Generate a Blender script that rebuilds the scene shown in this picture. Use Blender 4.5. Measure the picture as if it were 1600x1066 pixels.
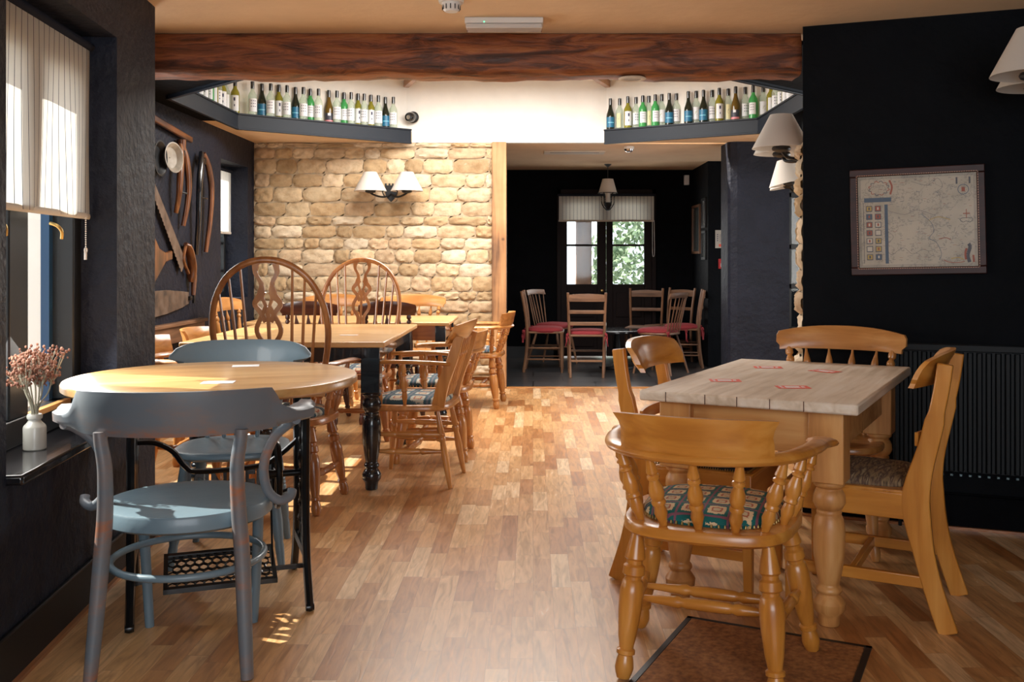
import bpy, math, random
from mathutils import Vector, Matrix
PI = math.pi
R = math.radians
sc = bpy.context.scene
for o in list(bpy.data.objects):
    bpy.data.objects.remove(o)

# ------------------------------------------------------------------ camera, world, lights
F, VX, VY, H = 1520.0, 833.0, 406.0, 1.2          # focal length in pixels, vanishing point, eye height
cam_d = bpy.data.cameras.new('camera'); cam = bpy.data.objects.new('camera', cam_d)
sc.collection.objects.link(cam)
cam.location = (0, 0, H); cam.rotation_euler = (PI/2, 0, 0)
cam_d.sensor_width = 36; cam_d.lens = F/1600*36
cam_d.shift_x = -(VX-800)/1600; cam_d.shift_y = -(533-VY)/1600
cam_d.clip_start = 0.05
sc.camera = cam
sc.view_settings.view_transform = 'Standard'; sc.view_settings.look = 'None'
sc.view_settings.gamma = 1; sc.view_settings.use_curve_mapping = False
sc.view_settings.exposure = 0.55

world = bpy.data.worlds.new('sky'); sc.world = world; world.use_nodes = True
bg = world.node_tree.nodes['Background']
bg.inputs[0].default_value = (0.88, 0.94, 1.0, 1); bg.inputs[1].default_value = 1.6

def sun():
    d = bpy.data.lights.new('sun', 'SUN'); d.energy = 8.5; d.angle = R(0.6); d.color = (1, .93, .82)
    o = bpy.data.objects.new('sun', d); sc.collection.objects.link(o)
    v = Vector((1, -.28, -.91)); o.rotation_euler = v.to_track_quat('-Z', 'Y').to_euler()
sun()
def area(name, loc, aim, sx, sy, e, col=(1, .97, .92)):
    d = bpy.data.lights.new(name, 'AREA'); d.shape = 'RECTANGLE'; d.size = sx; d.size_y = sy
    d.energy = e; d.color = col
    o = bpy.data.objects.new(name, d); sc.collection.objects.link(o); o.location = loc
    o.rotation_euler = (Vector(aim)-Vector(loc)).to_track_quat('-Z', 'Y').to_euler()
    return o
area('assumed_skylight_fill', (-.25, 7.5, 2.84), (-.25, 7.5, 0), 2.1, 1.4, 122)            # added lamp under the closed ceiling over the middle room; roof light assumed, unseen
area('unseen_front_fill', (.2, -1.5, 1.5), (.0, 4.0, 1.0), 2.6, 1.5, 42, (.90, .95, 1))           # added frontal fill, as from an unseen, assumed window behind the photographer
area('unseen_side_fill', (3.3, 6.6, 1.4), (0, 6.8, .9), 1.8, 1.2, 38)               # added lamp, as from an unseen, assumed window of the passage on the right
area('assumed_bay_window_fill', (-2.58, 5.75, 1.45), (0, 6.0, .8), 1.0, 1.1, 22)              # added lamp, as from an assumed, hidden window left of the middle room
area('left_window_daylight', (-1.62, 3.25, 1.05), (0, 3.0, .4), .7, .55, 9)
area('far_door_daylight', (.9, 11.75, 1.3), (.9, 9.0, .7), 1.1, .75, 5)

# ------------------------------------------------------------------ helpers
def fl(u, v, z=0.0):
    Y = F*(H-z)/(v-VY); return Vector(((u-VX)/F*Y, Y, z))

def tag(o, label=None, cat=None, group=None, kind=None):
    if label: o['label'] = label
    if cat: o['category'] = cat
    if group: o['group'] = group
    if kind: o['kind'] = kind
    return o
def thing(name, label, cat, loc=(0, 0, 0), rz=0.0, group=None):
    o = bpy.data.objects.new(name, None); sc.collection.objects.link(o)
    o.empty_display_size = .1
    o.location = loc; o.rotation_euler = (0, 0, rz)
    return tag(o, label, cat, group)
def copy_thing(root, loc, rz, label, group=None, swap=None):
    def cp(o, parent):
        c = o.copy(); sc.collection.objects.link(c)
        if parent: c.parent = parent
        if swap and o.type == 'MESH' and o.data.name in swap: c.data = swap[o.data.name]
        for ch in list(o.children): cp(ch, c)
        return c
    r = cp(root, None); r.location = loc; r.rotation_euler = (0, 0, rz); r['label'] = label
    if group: r['group'] = group
    elif 'group' in r: del r['group']
    return r

def cr(pts, n=6, closed=False):
    """Catmull-Rom through the points"""
    P = [Vector(p) for p in pts]; out = []
    N = len(P)
    rng = range(N) if closed else range(N-1)
    for i in rng:
        if closed: a, b, c, d = P[(i-1) % N], P[i], P[(i+1) % N], P[(i+2) % N]
        else: a, b, c, d = P[max(i-1, 0)], P[i], P[i+1], P[min(i+2, N-1)]
        for k in range(n):
            t = k/n
            out.append(.5*((2*b)+(c-a)*t+(2*a-5*b+4*c-d)*t*t+(-a+3*b-3*c+d)*t**3))
    if not closed: out.append(P[-1].copy())
    return out

class MB:
    def __init__(s): s.v = []; s.f = []; s.m = []; s.mi = 0; s.col = None
    def add(s, vs, fs):
        b = len(s.v); s.v += [tuple(v) for v in vs]; s.f += [tuple(b+i for i in f) for f in fs]; s.m += [s.mi]*len(fs)
        return s
    def hexa(s, p):
        return s.add(p, [(0, 3, 2, 1), (4, 5, 6, 7), (0, 1, 5, 4), (1, 2, 6, 5), (2, 3, 7, 6), (3, 0, 4, 7)])
    def box(s, x0, x1, y0, y1, z0, z1):
        return s.hexa([(x0, y0, z0), (x1, y0, z0), (x1, y1, z0), (x0, y1, z0), (x0, y0, z1), (x1, y0, z1), (x1, y1, z1), (x0, y1, z1)])
    def bar(s, a, b, w, h, up=(0, 0, 1), w2=None, h2=None):
        a = Vector(a); b = Vector(b); d = (b-a).normalized(); u = Vector(up)
        sd = d.cross(u); sd = sd.normalized() if sd.length > 1e-6 else Vector((1, 0, 0)); u = sd.cross(d).normalized()
        w2 = w if w2 is None else w2; h2 = h if h2 is None else h2
        q = []
        for c, ww, hh in ((a, w, h), (b, w2, h2)):
            q += [c-sd*ww/2-u*hh/2, c+sd*ww/2-u*hh/2, c+sd*ww/2+u*hh/2, c-sd*ww/2+u*hh/2]
        return s.hexa(q)
    def lathe(s, p0, p1, prof, n=14, cap=True):
        p0 = Vector(p0); p1 = Vector(p1); d = (p1-p0); dn = d.normalized()
        a = dn.orthogonal().normalized() if abs(dn.z) < .999 else Vector((1, 0, 0)); b = dn.cross(a).normalized()
        vs = []; fs = []
        for t, r in prof:
            c = p0+d*t
            for k in range(n):
                an = 2*PI*k/n; vs.append(c+(a*math.cos(an)+b*math.sin(an))*r)
        for i in range(len(prof)-1):
            for k in range(n):
                fs.append((i*n+k, i*n+(k+1) % n, (i+1)*n+(k+1) % n, (i+1)*n+k))
        if cap:
            fs.append(tuple(range(n-1, -1, -1))); fs.append(tuple((len(prof)-1)*n+k for k in range(n)))
        return s.add(vs, fs)
    def tube(s, pts, r, n=10, up=(0, 0, 1), cap=True, closed=False, sq=False):
        """sweep of an ellipse (or a rectangle when sq) ; r = scalar, (ra, rb) or a list per point; ra across, rb along up"""
        P = [Vector(p) for p in pts]; N = len(P); vs = []; fs = []
        up = Vector(up)
        if sq: n = 4
        for i, c in enumerate(P):
            if closed: t = (P[(i+1) % N]-P[(i-1) % N]).normalized()
            else: t = (P[min(i+1, N-1)]-P[max(i-1, 0)]).normalized()
            sd = t.cross(up); sd = sd.normalized() if sd.length > 1e-4 else Vector((1, 0, 0)); u = sd.cross(t).normalized()
            rr = r[i] if isinstance(r, list) else r
            ra, rb = rr if isinstance(rr, (tuple, list)) else (rr, rr)
            for k in range(n):
                if sq:
                    x, y = ((-1, -1), (1, -1), (1, 1), (-1, 1))[k]
                else:
                    an = 2*PI*k/n; x, y = math.cos(an), math.sin(an)
                vs.append(c+sd*ra*x+u*rb*y)
        for i in range(N if closed else N-1):
            j = (i+1) % N
            for k in range(n):
                fs.append((i*n+k, i*n+(k+1) % n, j*n+(k+1) % n, j*n+k))
        if cap and not closed:
            fs.append(tuple(range(n-1, -1, -1))); fs.append(tuple((N-1)*n+k for k in range(n)))
        return s.add(vs, fs)
    def prism(s, poly, vec):
        vec = Vector(vec); n = len(poly); vs = [Vector(p) for p in poly]+[Vector(p)+vec for p in poly]
        fs = [tuple(range(n-1, -1, -1)), tuple(range(n, 2*n))]
        for k in range(n): fs.append((k, (k+1) % n, n+(k+1) % n, n+k))
        return s.add(vs, fs)
    def quad(s, a, b, c, d): return s.add([a, b, c, d], [(0, 1, 2, 3)])
    def dome(s, outline, z0, h, rings=5, edge=.35, under=.012):
        """cushion: an outline (x, y list) puffed up to height h"""
        n = len(outline); cx = sum(p[0] for p in outline)/n; cy = sum(p[1] for p in outline)/n
        vs = []; fs = []
        sec = [(1-.04, -under), (1, h*.15), (1-.02, h*.42)]+[(math.cos(a*PI/2/rings)**.75*(1-.03), h*(.45+.55*math.sin(a*PI/2/rings))) for a in range(1, rings)]
        for k, zz in sec:
            for p in outline: vs.append((cx+(p[0]-cx)*k, cy+(p[1]-cy)*k, z0+zz))
        for i in range(len(sec)-1):
            for k in range(n): fs.append((i*n+k, i*n+(k+1) % n, (i+1)*n+(k+1) % n, (i+1)*n+k))
        vs.append((cx, cy, z0+h)); t = len(vs)-1; b = (len(sec)-1)*n
        for k in range(n): fs.append((b+k, b+(k+1) % n, t))
        fs.append(tuple(range(n-1, -1, -1)))
        return s.add(vs, fs)
    def build(s, name, mats, parent=None, bevel=0, smooth=38, sub=0):
        me = bpy.data.meshes.new(name); me.from_pydata(s.v, [], s.f)
        mats = mats if isinstance(mats, (list, tuple)) else [mats]
        for m in mats: me.materials.append(m)
        if len(mats) > 1: me.polygons.foreach_set('material_index', s.m)
        import bmesh
        bm = bmesh.new(); bm.from_mesh(me); bmesh.ops.recalc_face_normals(bm, faces=bm.faces); bm.to_mesh(me); bm.free()
        if smooth:
            me.polygons.foreach_set('use_smooth', [True]*len(me.polygons)); me.set_sharp_from_angle(angle=R(smooth))
        me.update()
        o = bpy.data.objects.new(name, me); sc.collection.objects.link(o)
        if parent: o.parent = parent
        if bevel:
            b = o.modifiers.new('bevel', 'BEVEL'); b.width = bevel; b.segments = 2; b.limit_method = 'ANGLE'; b.angle_limit = R(40)
        if sub:
            b = o.modifiers.new('sub', 'SUBSURF'); b.levels = sub; b.render_levels = sub
        return o

# ------------------------------------------------------------------ materials
class NT:
    def __init__(s, name):
        s.m = bpy.data.materials.new(name); s.m.use_nodes = True; s.t = s.m.node_tree; s.n = s.t.nodes; s.l = s.t.links
        s.b = s.n['Principled BSDF']
    def new(s, ty, **kw):
        n = s.n.new(ty)
        for k, v in kw.items(): setattr(n, k, v)
        return n
    def link(s, a, b): s.l.new(a, b)
    def val(s, sock, v): s.b.inputs[sock].default_value = v
def col4(c): return (c[0], c[1], c[2], 1)
def plain(name, c, rough=.5, metal=0, coat=0, emit=None, es=1, bump=0, bscale=40, spec=.5):
    q = NT(name); q.val('Specular IOR Level', spec); q.val('Base Color', col4(c)); q.val('Roughness', rough); q.val('Metallic', metal); q.val('Coat Weight', coat)
    if emit: q.val('Emission Color', col4(emit)); q.val('Emission Strength', es)
    if bump:
        tc = q.new('ShaderNodeTexCoord'); n = q.new('ShaderNodeTexNoise'); n.inputs['Scale'].default_value = bscale; n.inputs['Detail'].default_value = 5
        b = q.new('ShaderNodeBump'); b.inputs['Strength'].default_value = bump; b.inputs['Distance'].default_value = .02
        q.link(tc.outputs['Object'], n.inputs['Vector']); q.link(n.outputs[0], b.inputs['Height']); q.link(b.outputs[0], q.b.inputs['Normal'])
    return q.m
def ramp(q, fac, stops):
    r = q.new('ShaderNodeValToRGB'); e = r.color_ramp.elements
    e[0].position, e[0].color = stops[0][0], col4(stops[0][1]); e[1].position, e[1].color = stops[-1][0], col4(stops[-1][1])
    for p, c in stops[1:-1]:
        x = e.new(p); x.color = col4(c)
    q.link(fac, r.inputs[0]); return r.outputs[0]
def wood(name, lo, mid, hi, axis='z', scale=1.0, rough=.35, coat=.25, bump=.08, knots=False):
    q = NT(name); tc = q.new('ShaderNodeTexCoord'); mp = q.new('ShaderNodeMapping')
    s = {'x': (1.2, 16, 16), 'y': (16, 1.2, 16), 'z': (16, 16, 1.2)}[axis]
    mp.inputs['Scale'].default_value = [k*scale for k in s]
    q.link(tc.outputs['Object'], mp.inputs['Vector'])
    n = q.new('ShaderNodeTexNoise'); n.inputs['Scale'].default_value = 1.6; n.inputs['Detail'].default_value = 6; n.inputs['Distortion'].default_value = .5
    n2 = q.new('ShaderNodeTexNoise'); n2.inputs['Scale'].default_value = 3.5; n2.inputs['Detail'].default_value = 3
    q.link(mp.outputs[0], n.inputs['Vector']); q.link(tc.outputs['Object'], n2.inputs['Vector'])
    mx = q.new('ShaderNodeMath', operation='MULTIPLY_ADD'); mx.inputs[1].default_value = .35
    q.link(n2.outputs[0], mx.inputs[0]); 
    m2 = q.new('ShaderNodeMath', operation='MULTIPLY'); m2.inputs[1].default_value = .65; q.link(n.outputs[0], m2.inputs[0]); q.link(m2.outputs[0], mx.inputs[2])
    c = ramp(q, mx.outputs[0], [(.34, lo), (.5, mid), (.66, hi)])
    if knots:
        vo = q.new('ShaderNodeTexVoronoi'); vo.inputs['Scale'].default_value = 3.2
        q.link(tc.outputs['Object'], vo.inputs['Vector'])
        rr = q.new('ShaderNodeMapRange'); rr.inputs[1].default_value = .03; rr.inputs[2].default_value = .075; q.link(vo.outputs['Distance'], rr.inputs[0])
        mix = q.new('ShaderNodeMix', data_type='RGBA'); mix.inputs[6].default_value = col4([k*.45 for k in lo]); q.link(rr.outputs[0], mix.inputs[0]); q.link(c, mix.inputs[7]); c = mix.outputs[2]
    q.link(c, q.b.inputs['Base Color']); q.val('Roughness', rough); q.val('Coat Weight', coat); q.val('Coat Roughness', .2)
    b = q.new('ShaderNodeBump'); b.inputs['Strength'].default_value = bump; b.inputs['Distance'].default_value = .01
    q.link(n.outputs[0], b.inputs['Height']); q.link(b.outputs[0], q.b.inputs['Normal'])
    return q.m
def wood3(name, lo, mid, hi, **k): return {a: wood(name+'_'+a, lo, mid, hi, axis=a, **k) for a in 'xyz'}

OAK = wood3('honey_beech', (.36, .135, .03), (.52, .22, .058), (.64, .31, .10), rough=.3, coat=.35)
AMB = wood3('amber_pine', (.44, .155, .022), (.58, .23, .035), (.68, .31, .065), rough=.3, coat=.4)
BRN = wood3('mid_brown_elm', (.22, .072, .02), (.34, .125, .036), (.44, .185, .06), rough=.3, coat=.35)
RED = wood3('dark_mahogany', (.035, .01, .006), (.07, .018, .009), (.11, .03, .014), rough=.3, coat=.4)
PIN = wood3('worn_pine', (.42, .17, .045), (.60, .28, .085), (.70, .38, .14), rough=.45, coat=.1, knots=True)
LAD = wood3('dull_brown_elm', (.10, .045, .022), (.19, .09, .045), (.28, .14, .07), rough=.5, coat=.1)
TOPH = wood3('pine_table_top', (.50, .25, .085), (.66, .38, .15), (.76, .48, .22), rough=.28, coat=.35, knots=True)
GREYTOP = wood3('bleached_pine_top', (.55, .42, .30), (.72, .59, .46), (.82, .72, .61), rough=.6, coat=0, bump=.3)
BLUE = plain('grey_blue_paint', (.155, .225, .275), .38, coat=.15, bump=.12, bscale=12)
BLUEWORN = None
def worn_paint():
    q = NT('worn_grey_blue_paint'); tc = q.new('ShaderNodeTexCoord'); n = q.new('ShaderNodeTexNoise'); n.inputs['Scale'].default_value = 3.2; n.inputs['Detail'].default_value = 8; n.inputs['Roughness'].default_value = .65
    mp = q.new('ShaderNodeMapping'); mp.inputs['Scale'].default_value = (1, 1, 2.5); q.link(tc.outputs['Object'], mp.inputs[0]); q.link(mp.outputs[0], n.inputs['Vector'])
    c = ramp(q, n.outputs[0], [(.0, (.12, .165, .20)), (.46, (.145, .165, .19)), (.56, (.19, .165, .165)), (.66, (.36, .13, .06))])
    q.link(c, q.b.inputs['Base Color']); q.val('Roughness', .4); return q.m
BLUEWORN = worn_paint()
NAVYPAINT = plain('dark_blue_gloss_paint', (.006, .010, .016), .22, coat=.5)
IRON = plain('black_cast_iron', (.006, .006, .007), .3, metal=.2, coat=.3)
BLACK = plain('black_paint', (.008, .009, .011), .45)
BLACKPAINT = plain('black_skirting', (.003, .0035, .005), .45, spec=.25)
BLACKGLOSS = plain('black_gloss', (.006, .006, .008), .2, coat=.5)
CREAM = plain('cream_shade_fabric', (.62, .56, .48), .8)
WHITE = plain('white_plastic', (.75, .73, .70), .4)
CERAMIC = plain('stoneware', (.55, .52, .46), .35, coat=.4)
REDF = plain('red_cotton', (.25, .022, .028), .85, bump=.25, bscale=60)
BRASS = plain('brass', (.6, .42, .16), .3, metal=1)
CHROME = plain('chrome', (.7, .7, .7), .15, metal=1)
PAPER = plain('white_paper', (.85, .86, .88), .6)
REDINK = plain('red_print', (.85, .13, .08), .6)

def plaster(name, c1, c2, bump=.5, rough=.6, scale=6, spec=.3):
    q = NT(name); q.val('Specular IOR Level', spec); tc = q.new('ShaderNodeTexCoord'); n = q.new('ShaderNodeTexNoise'); n.inputs['Scale'].default_value = scale; n.inputs['Detail'].default_value = 8; n.inputs['Roughness'].default_value = .6
    v = q.new('ShaderNodeTexNoise'); v.inputs['Scale'].default_value = scale*4; v.inputs['Detail'].default_value = 4
    q.link(tc.outputs['Object'], n.inputs['Vector']); q.link(tc.outputs['Object'], v.inputs['Vector'])
    c = ramp(q, n.outputs[0], [(.35, c1), (.65, c2)]); q.link(c, q.b.inputs['Base Color']); q.val('Roughness', rough)
    ad = q.new('ShaderNodeMath', operation='MULTIPLY_ADD'); ad.inputs[1].default_value = .35; q.link(v.outputs[0], ad.inputs[0]); q.link(n.outputs[0], ad.inputs[2])
    b = q.new('ShaderNodeBump'); b.inputs['Strength'].default_value = bump; b.inputs['Distance'].default_value = .03
    q.link(ad.outputs[0], b.inputs['Height']); q.link(b.outputs[0], q.b.inputs['Normal']); return q.m
NAVY = plaster('navy_plaster', (.0062, .0080, .0165), (.0098, .0122, .0245), .55, .62)
NAVY2 = plaster('dark_navy_wall', (.0014, .0022, .0038), (.0024, .0034, .0055), .25, .75, spec=.14)
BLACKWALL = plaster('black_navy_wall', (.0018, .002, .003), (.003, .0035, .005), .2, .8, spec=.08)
FASCIA = plain('slate_fascia_paint', (.012, .016, .024), .5, spec=.25)
CEIL = plaster('cream_ceiling', (.72, .52, .33), (.78, .57, .37), .18, .8, 3)
WHITEWALL = plaster('off_white_wall', (.78, .75, .70), (.84, .81, .76), .12, .8, 3)

def floor_mat():
    q = NT('oak_strip_floor'); tc = q.new('ShaderNodeTexCoord'); sp = q.new('ShaderNodeSeparateXYZ'); q.link(tc.outputs['Object'], sp.inputs[0])
    def M(op, a, b=None, c=None):
        n = q.new('ShaderNodeMath', operation=op)
        for i, k in enumerate((a, b, c)):
            if k is None: continue
            if isinstance(k, (int, float)): n.inputs[i].default_value = k
            else: q.link(k, n.inputs[i])
        return n.outputs[0]
    xs = M('DIVIDE', sp.outputs[0], .070); xi = M('FLOOR', xs); xf = M('FRACT', xs)
    wn = q.new('ShaderNodeTexWhiteNoise', noise_dimensions='1D'); q.link(xi, wn.inputs['W'])
    wn2 = q.new('ShaderNodeTexWhiteNoise', noise_dimensions='1D'); q.link(M('ADD', xi, 77.3), wn2.inputs['W'])
    ln = M('MULTIPLY_ADD', wn2.outputs[0], .16, .30)
    ys = M('DIVIDE', M('MULTIPLY_ADD', wn.outputs[0], 3.0, sp.outputs[1]), ln); yi = M('FLOOR', ys); yf = M('FRACT', ys)
    cb = q.new('ShaderNodeCombineXYZ'); q.link(xi, cb.inputs[0]); q.link(yi, cb.inputs[1])
    w3 = q.new('ShaderNodeTexWhiteNoise', noise_dimensions='3D'); q.link(cb.outputs[0], w3.inputs['Vector'])
    base = ramp(q, w3.outputs['Value'], [(0, (.40, .165, .052)), (.25, (.52, .255, .095)), (.55, (.59, .32, .13)), (.85, (.66, .39, .18)), (1.0, (.74, .52, .31))])
    # grain, different for every block
    off = q.new('ShaderNodeVectorMath', operation='MULTIPLY_ADD'); off.inputs[1].default_value = (3, 3, 3); q.link(w3.outputs['Color'], off.inputs[0])
    sc2 = q.new('ShaderNodeVectorMath', operation='MULTIPLY'); sc2.inputs[1].default_value = (26, 3.2, 1); q.link(tc.outputs['Object'], sc2.inputs[0]); q.link(sc2.outputs[0], off.inputs[2])
    n = q.new('ShaderNodeTexNoise'); n.inputs['Scale'].default_value = 1.6; n.inputs['Detail'].default_value = 7; n.inputs['Distortion'].default_value = 1.2; q.link(off.outputs[0], n.inputs['Vector'])
    g = ramp(q, n.outputs[0], [(.3, (.62, .58, .52)), (.5, (.9, .88, .86)), (.72, (1.14, 1.14, 1.14))])
    mu = q.new('ShaderNodeMix', data_type='RGBA', blend_type='MULTIPLY'); mu.inputs[0].default_value = 1; q.link(base, mu.inputs[6]); q.link(g, mu.inputs[7])
    # pale sapwood slivers
    sap = ramp(q, n.outputs[0], [(.66, (0, 0, 0)), (.70, (1, 1, 1))]); sel = M('GREATER_THAN', w3.outputs['Value'], .62)
    m3 = q.new('ShaderNodeMix', data_type='RGBA'); q.link(M('MULTIPLY', M('MULTIPLY', sap, sel), .65), m3.inputs[0]); q.link(mu.outputs[2], m3.inputs[6]); m3.inputs[7].default_value = (.72, .55, .37, 1)
    # joints
    def edge(fr, w): return M('MAXIMUM', M('LESS_THAN', fr, w), M('GREATER_THAN', fr, 1-w))
    j = M('MAXIMUM', edge(xf, .011), edge(yf, .0025))
    m4 = q.new('ShaderNodeMix', data_type='RGBA'); q.link(M('MULTIPLY', j, .45), m4.inputs[0]); q.link(m3.outputs[2], m4.inputs[6]); m4.inputs[7].default_value = (.14, .06, .03, 1)
    q.link(m4.outputs[2], q.b.inputs['Base Color'])
    rr = M('MULTIPLY_ADD', n.outputs[0], .16, .26); q.link(rr, q.b.inputs['Roughness']); q.val('Specular IOR Level', .55)
    b = q.new('ShaderNodeBump'); b.inputs['Strength'].default_value = .12; b.inputs['Distance'].default_value = .004
    q.link(M('SUBTRACT', n.outputs[0], j), b.inputs['Height']); q.link(b.outputs[0], q.b.inputs['Normal'])
    return q.m
FLOOR = floor_mat()
def slate_mat():
    q = NT('slate_tiles'); tc = q.new('ShaderNodeTexCoord'); br = q.new('ShaderNodeTexBrick'); br.inputs['Scale'].default_value = 1
    br.inputs['Color1'].default_value = (.035, .037, .042, 1); br.inputs['Color2'].default_value = (.06, .055, .055, 1); br.inputs['Mortar'].default_value = (.012, .012, .013, 1)
    br.inputs['Brick Width'].default_value = .6; br.inputs['Row Height'].default_value = .4; br.inputs['Mortar Size'].default_value = .008
    q.link(tc.outputs['Object'], br.inputs['Vector']); q.link(br.outputs[0], q.b.inputs['Base Color']); q.val('Roughness', .3)
    n = q.new('ShaderNodeTexNoise'); n.inputs['Scale'].default_value = 7; n.inputs['Detail'].default_value = 5; q.link(tc.outputs['Object'], n.inputs['Vector'])
    b = q.new('ShaderNodeBump'); b.inputs['Strength'].default_value = .3; b.inputs['Distance'].default_value = .01; q.link(n.outputs[0], b.inputs['Height']); q.link(b.outputs[0], q.b.inputs['Normal'])
    return q.m
SLATE = slate_mat()
def beam_mat():
    q = NT('old_beam_oak'); tc = q.new('ShaderNodeTexCoord'); mp = q.new('ShaderNodeMapping'); mp.inputs['Scale'].default_value = (1.3, 7, 9); q.link(tc.outputs['Object'], mp.inputs[0])
    n = q.new('ShaderNodeTexNoise'); n.inputs['Scale'].default_value = 2.2; n.inputs['Detail'].default_value = 9; n.inputs['Roughness'].default_value = .65; n.inputs['Distortion'].default_value = .8; q.link(mp.outputs[0], n.inputs['Vector'])
    c = ramp(q, n.outputs[0], [(.30, (.025, .01, .006)), (.43, (.12, .034, .012)), (.53, (.27, .078, .024)), (.7, (.42, .15, .045))])
    q.link(c, q.b.inputs['Base Color']); q.val('Roughness', .42)
    b = q.new('ShaderNodeBump'); b.inputs['Strength'].default_value = .6; b.inputs['Distance'].default_value = .02; q.link(n.outputs[0], b.inputs['Height']); q.link(b.outputs[0], q.b.inputs['Normal']); return q.m
BEAM = beam_mat()
POST = wood('weathered_post_oak', (.10, .045, .025), (.45, .22, .09), (.60, .34, .16), axis='z', scale=.55, rough=.6, coat=0, bump=.5, knots=True)
def stone_mat():
    q = NT('cotswold_stone'); tc = q.new('ShaderNodeTexCoord'); at = q.new('ShaderNodeAttribute', attribute_name='tone')
    n = q.new('ShaderNodeTexNoise'); n.inputs['Scale'].default_value = 9; n.inputs['Detail'].default_value = 9; n.inputs['Roughness'].default_value = .65; q.link(tc.outputs['Object'], n.inputs['Vector'])
    g = ramp(q, n.outputs[0], [(.3, (.72, .64, .54)), (.55, (1, 1, 1)), (.75, (1.15, 1.12, 1.05))])
    mu = q.new('ShaderNodeMix', data_type='RGBA', blend_type='MULTIPLY'); mu.inputs[0].default_value = 1; q.link(at.outputs['Color'], mu.inputs[6]); q.link(g, mu.inputs[7])
    q.link(mu.outputs[2], q.b.inputs['Base Color']); q.val('Roughness', .9)
    b = q.new('ShaderNodeBump'); b.inputs['Strength'].default_value = .7; b.inputs['Distance'].default_value = .02; q.link(n.outputs[0], b.inputs['Height']); q.link(b.outputs[0], q.b.inputs['Normal']); return q.m
STONE = stone_mat()
def stripe_mat(name, period=.045):
    q = NT(name); tc = q.new('ShaderNodeTexCoord'); sp = q.new('ShaderNodeSeparateXYZ'); q.link(tc.outputs['UV'], sp.inputs[0])
    def M(op, a, b=None):
        n = q.new('ShaderNodeMath', operation=op)
        for i, k in enumerate((a, b)):
            if k is None: continue
            if isinstance(k, (int, float)): n.inputs[i].default_value = k
            else: q.link(k, n.inputs[i])
        return n.outputs[0]
    f = M('FRACT', M('DIVIDE', sp.outputs[0], period)); s = M('LESS_THAN', f, .09); s2 = M('MULTIPLY', M('LESS_THAN', M('FRACT', M('DIVIDE', sp.outputs[0], period/4)), .16), .22)
    k = M('MAXIMUM', s, s2)
    mx = q.new('ShaderNodeMix', data_type='RGBA'); q.link(k, mx.inputs[0]); mx.inputs[6].default_value = (.74, .70, .64, 1); mx.inputs[7].default_value = (.05, .055, .075, 1)
    d = q.new('ShaderNodeBsdfDiffuse'); t = q.new('ShaderNodeBsdfTranslucent'); ms = q.new('ShaderNodeMixShader'); ms.inputs[0].default_value = .5
    q.link(mx.outputs[2], d.inputs[0]); q.link(mx.outputs[2], t.inputs[0]); q.link(d.outputs[0], ms.inputs[1]); q.link(t.outputs[0], ms.inputs[2])
    q.link(ms.outputs[0], q.n['Material Output'].inputs[0]); return q.m
STRIPE = stripe_mat('striped_linen')
def shade_mat():
    q = NT('lamp_shade_linen'); d = q.new('ShaderNodeBsdfDiffuse'); t = q.new('ShaderNodeBsdfTranslucent'); ms = q.new('ShaderNodeMixShader'); ms.inputs[0].default_value = .35
    for k in (d, t): k.inputs[0].default_value = (.80, .75, .69, 1)
    q.link(d.outputs[0], ms.inputs[1]); q.link(t.outputs[0], ms.inputs[2]); q.link(ms.outputs[0], q.n['Material Output'].inputs[0]); return q.m
SHADE = shade_mat()
def thin_glass(name, tint, gloss=.12):
    q = NT(name); t = q.new('ShaderNodeBsdfTransparent'); t.inputs[0].default_value = col4(tint); g = q.new('ShaderNodeBsdfGlossy'); g.inputs['Roughness'].default_value = .05
    ms = q.new('ShaderNodeMixShader'); fr = q.new('ShaderNodeLayerWeight'); fr.inputs[0].default_value = .5
    pw_ = q.new('ShaderNodeMath', operation='POWER'); pw_.inputs[1].default_value = 5; q.link(fr.outputs['Facing'], pw_.inputs[0]); ma = q.new('ShaderNodeMath', operation='MULTIPLY_ADD'); ma.inputs[1].default_value = .4; ma.inputs[2].default_value = gloss*.25; q.link(pw_.outputs[0], ma.inputs[0])
    q.link(ma.outputs[0], ms.inputs[0]); q.link(t.outputs[0], ms.inputs[1]); q.link(g.outputs[0], ms.inputs[2]); q.link(ms.outputs[0], q.n['Material Output'].inputs[0]); return q.m
PANE = thin_glass('window_glass', (.96, .98, .98), .1)
def bottle_glass(name, c, alpha):
    q = NT(name); t = q.new('ShaderNodeBsdfTransparent'); t.inputs[0].default_value = col4(c); q.val('Base Color', col4(c)); q.val('Roughness', .08)
    ms = q.new('ShaderNodeMixShader'); ms.inputs[0].default_value = alpha; q.link(t.outputs[0], ms.inputs[1]); q.link(q.b.outputs[0], ms.inputs[2]); q.link(ms.outputs[0], q.n['Material Output'].inputs[0]); return q.m
G_CLEAR = bottle_glass('clear_bottle_glass', (.80, .86, .78), .25)
G_OLIVE = bottle_glass('olive_bottle_glass', (.40, .36, .05), .55)
G_GREEN = bottle_glass('green_bottle_glass', (.12, .55, .18), .5)
G_DARK = bottle_glass('dark_bottle_glass', (.015, .018, .01), .95)
G_BROWN = bottle_glass('brown_bottle_glass', (.16, .09, .015), .8)
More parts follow.
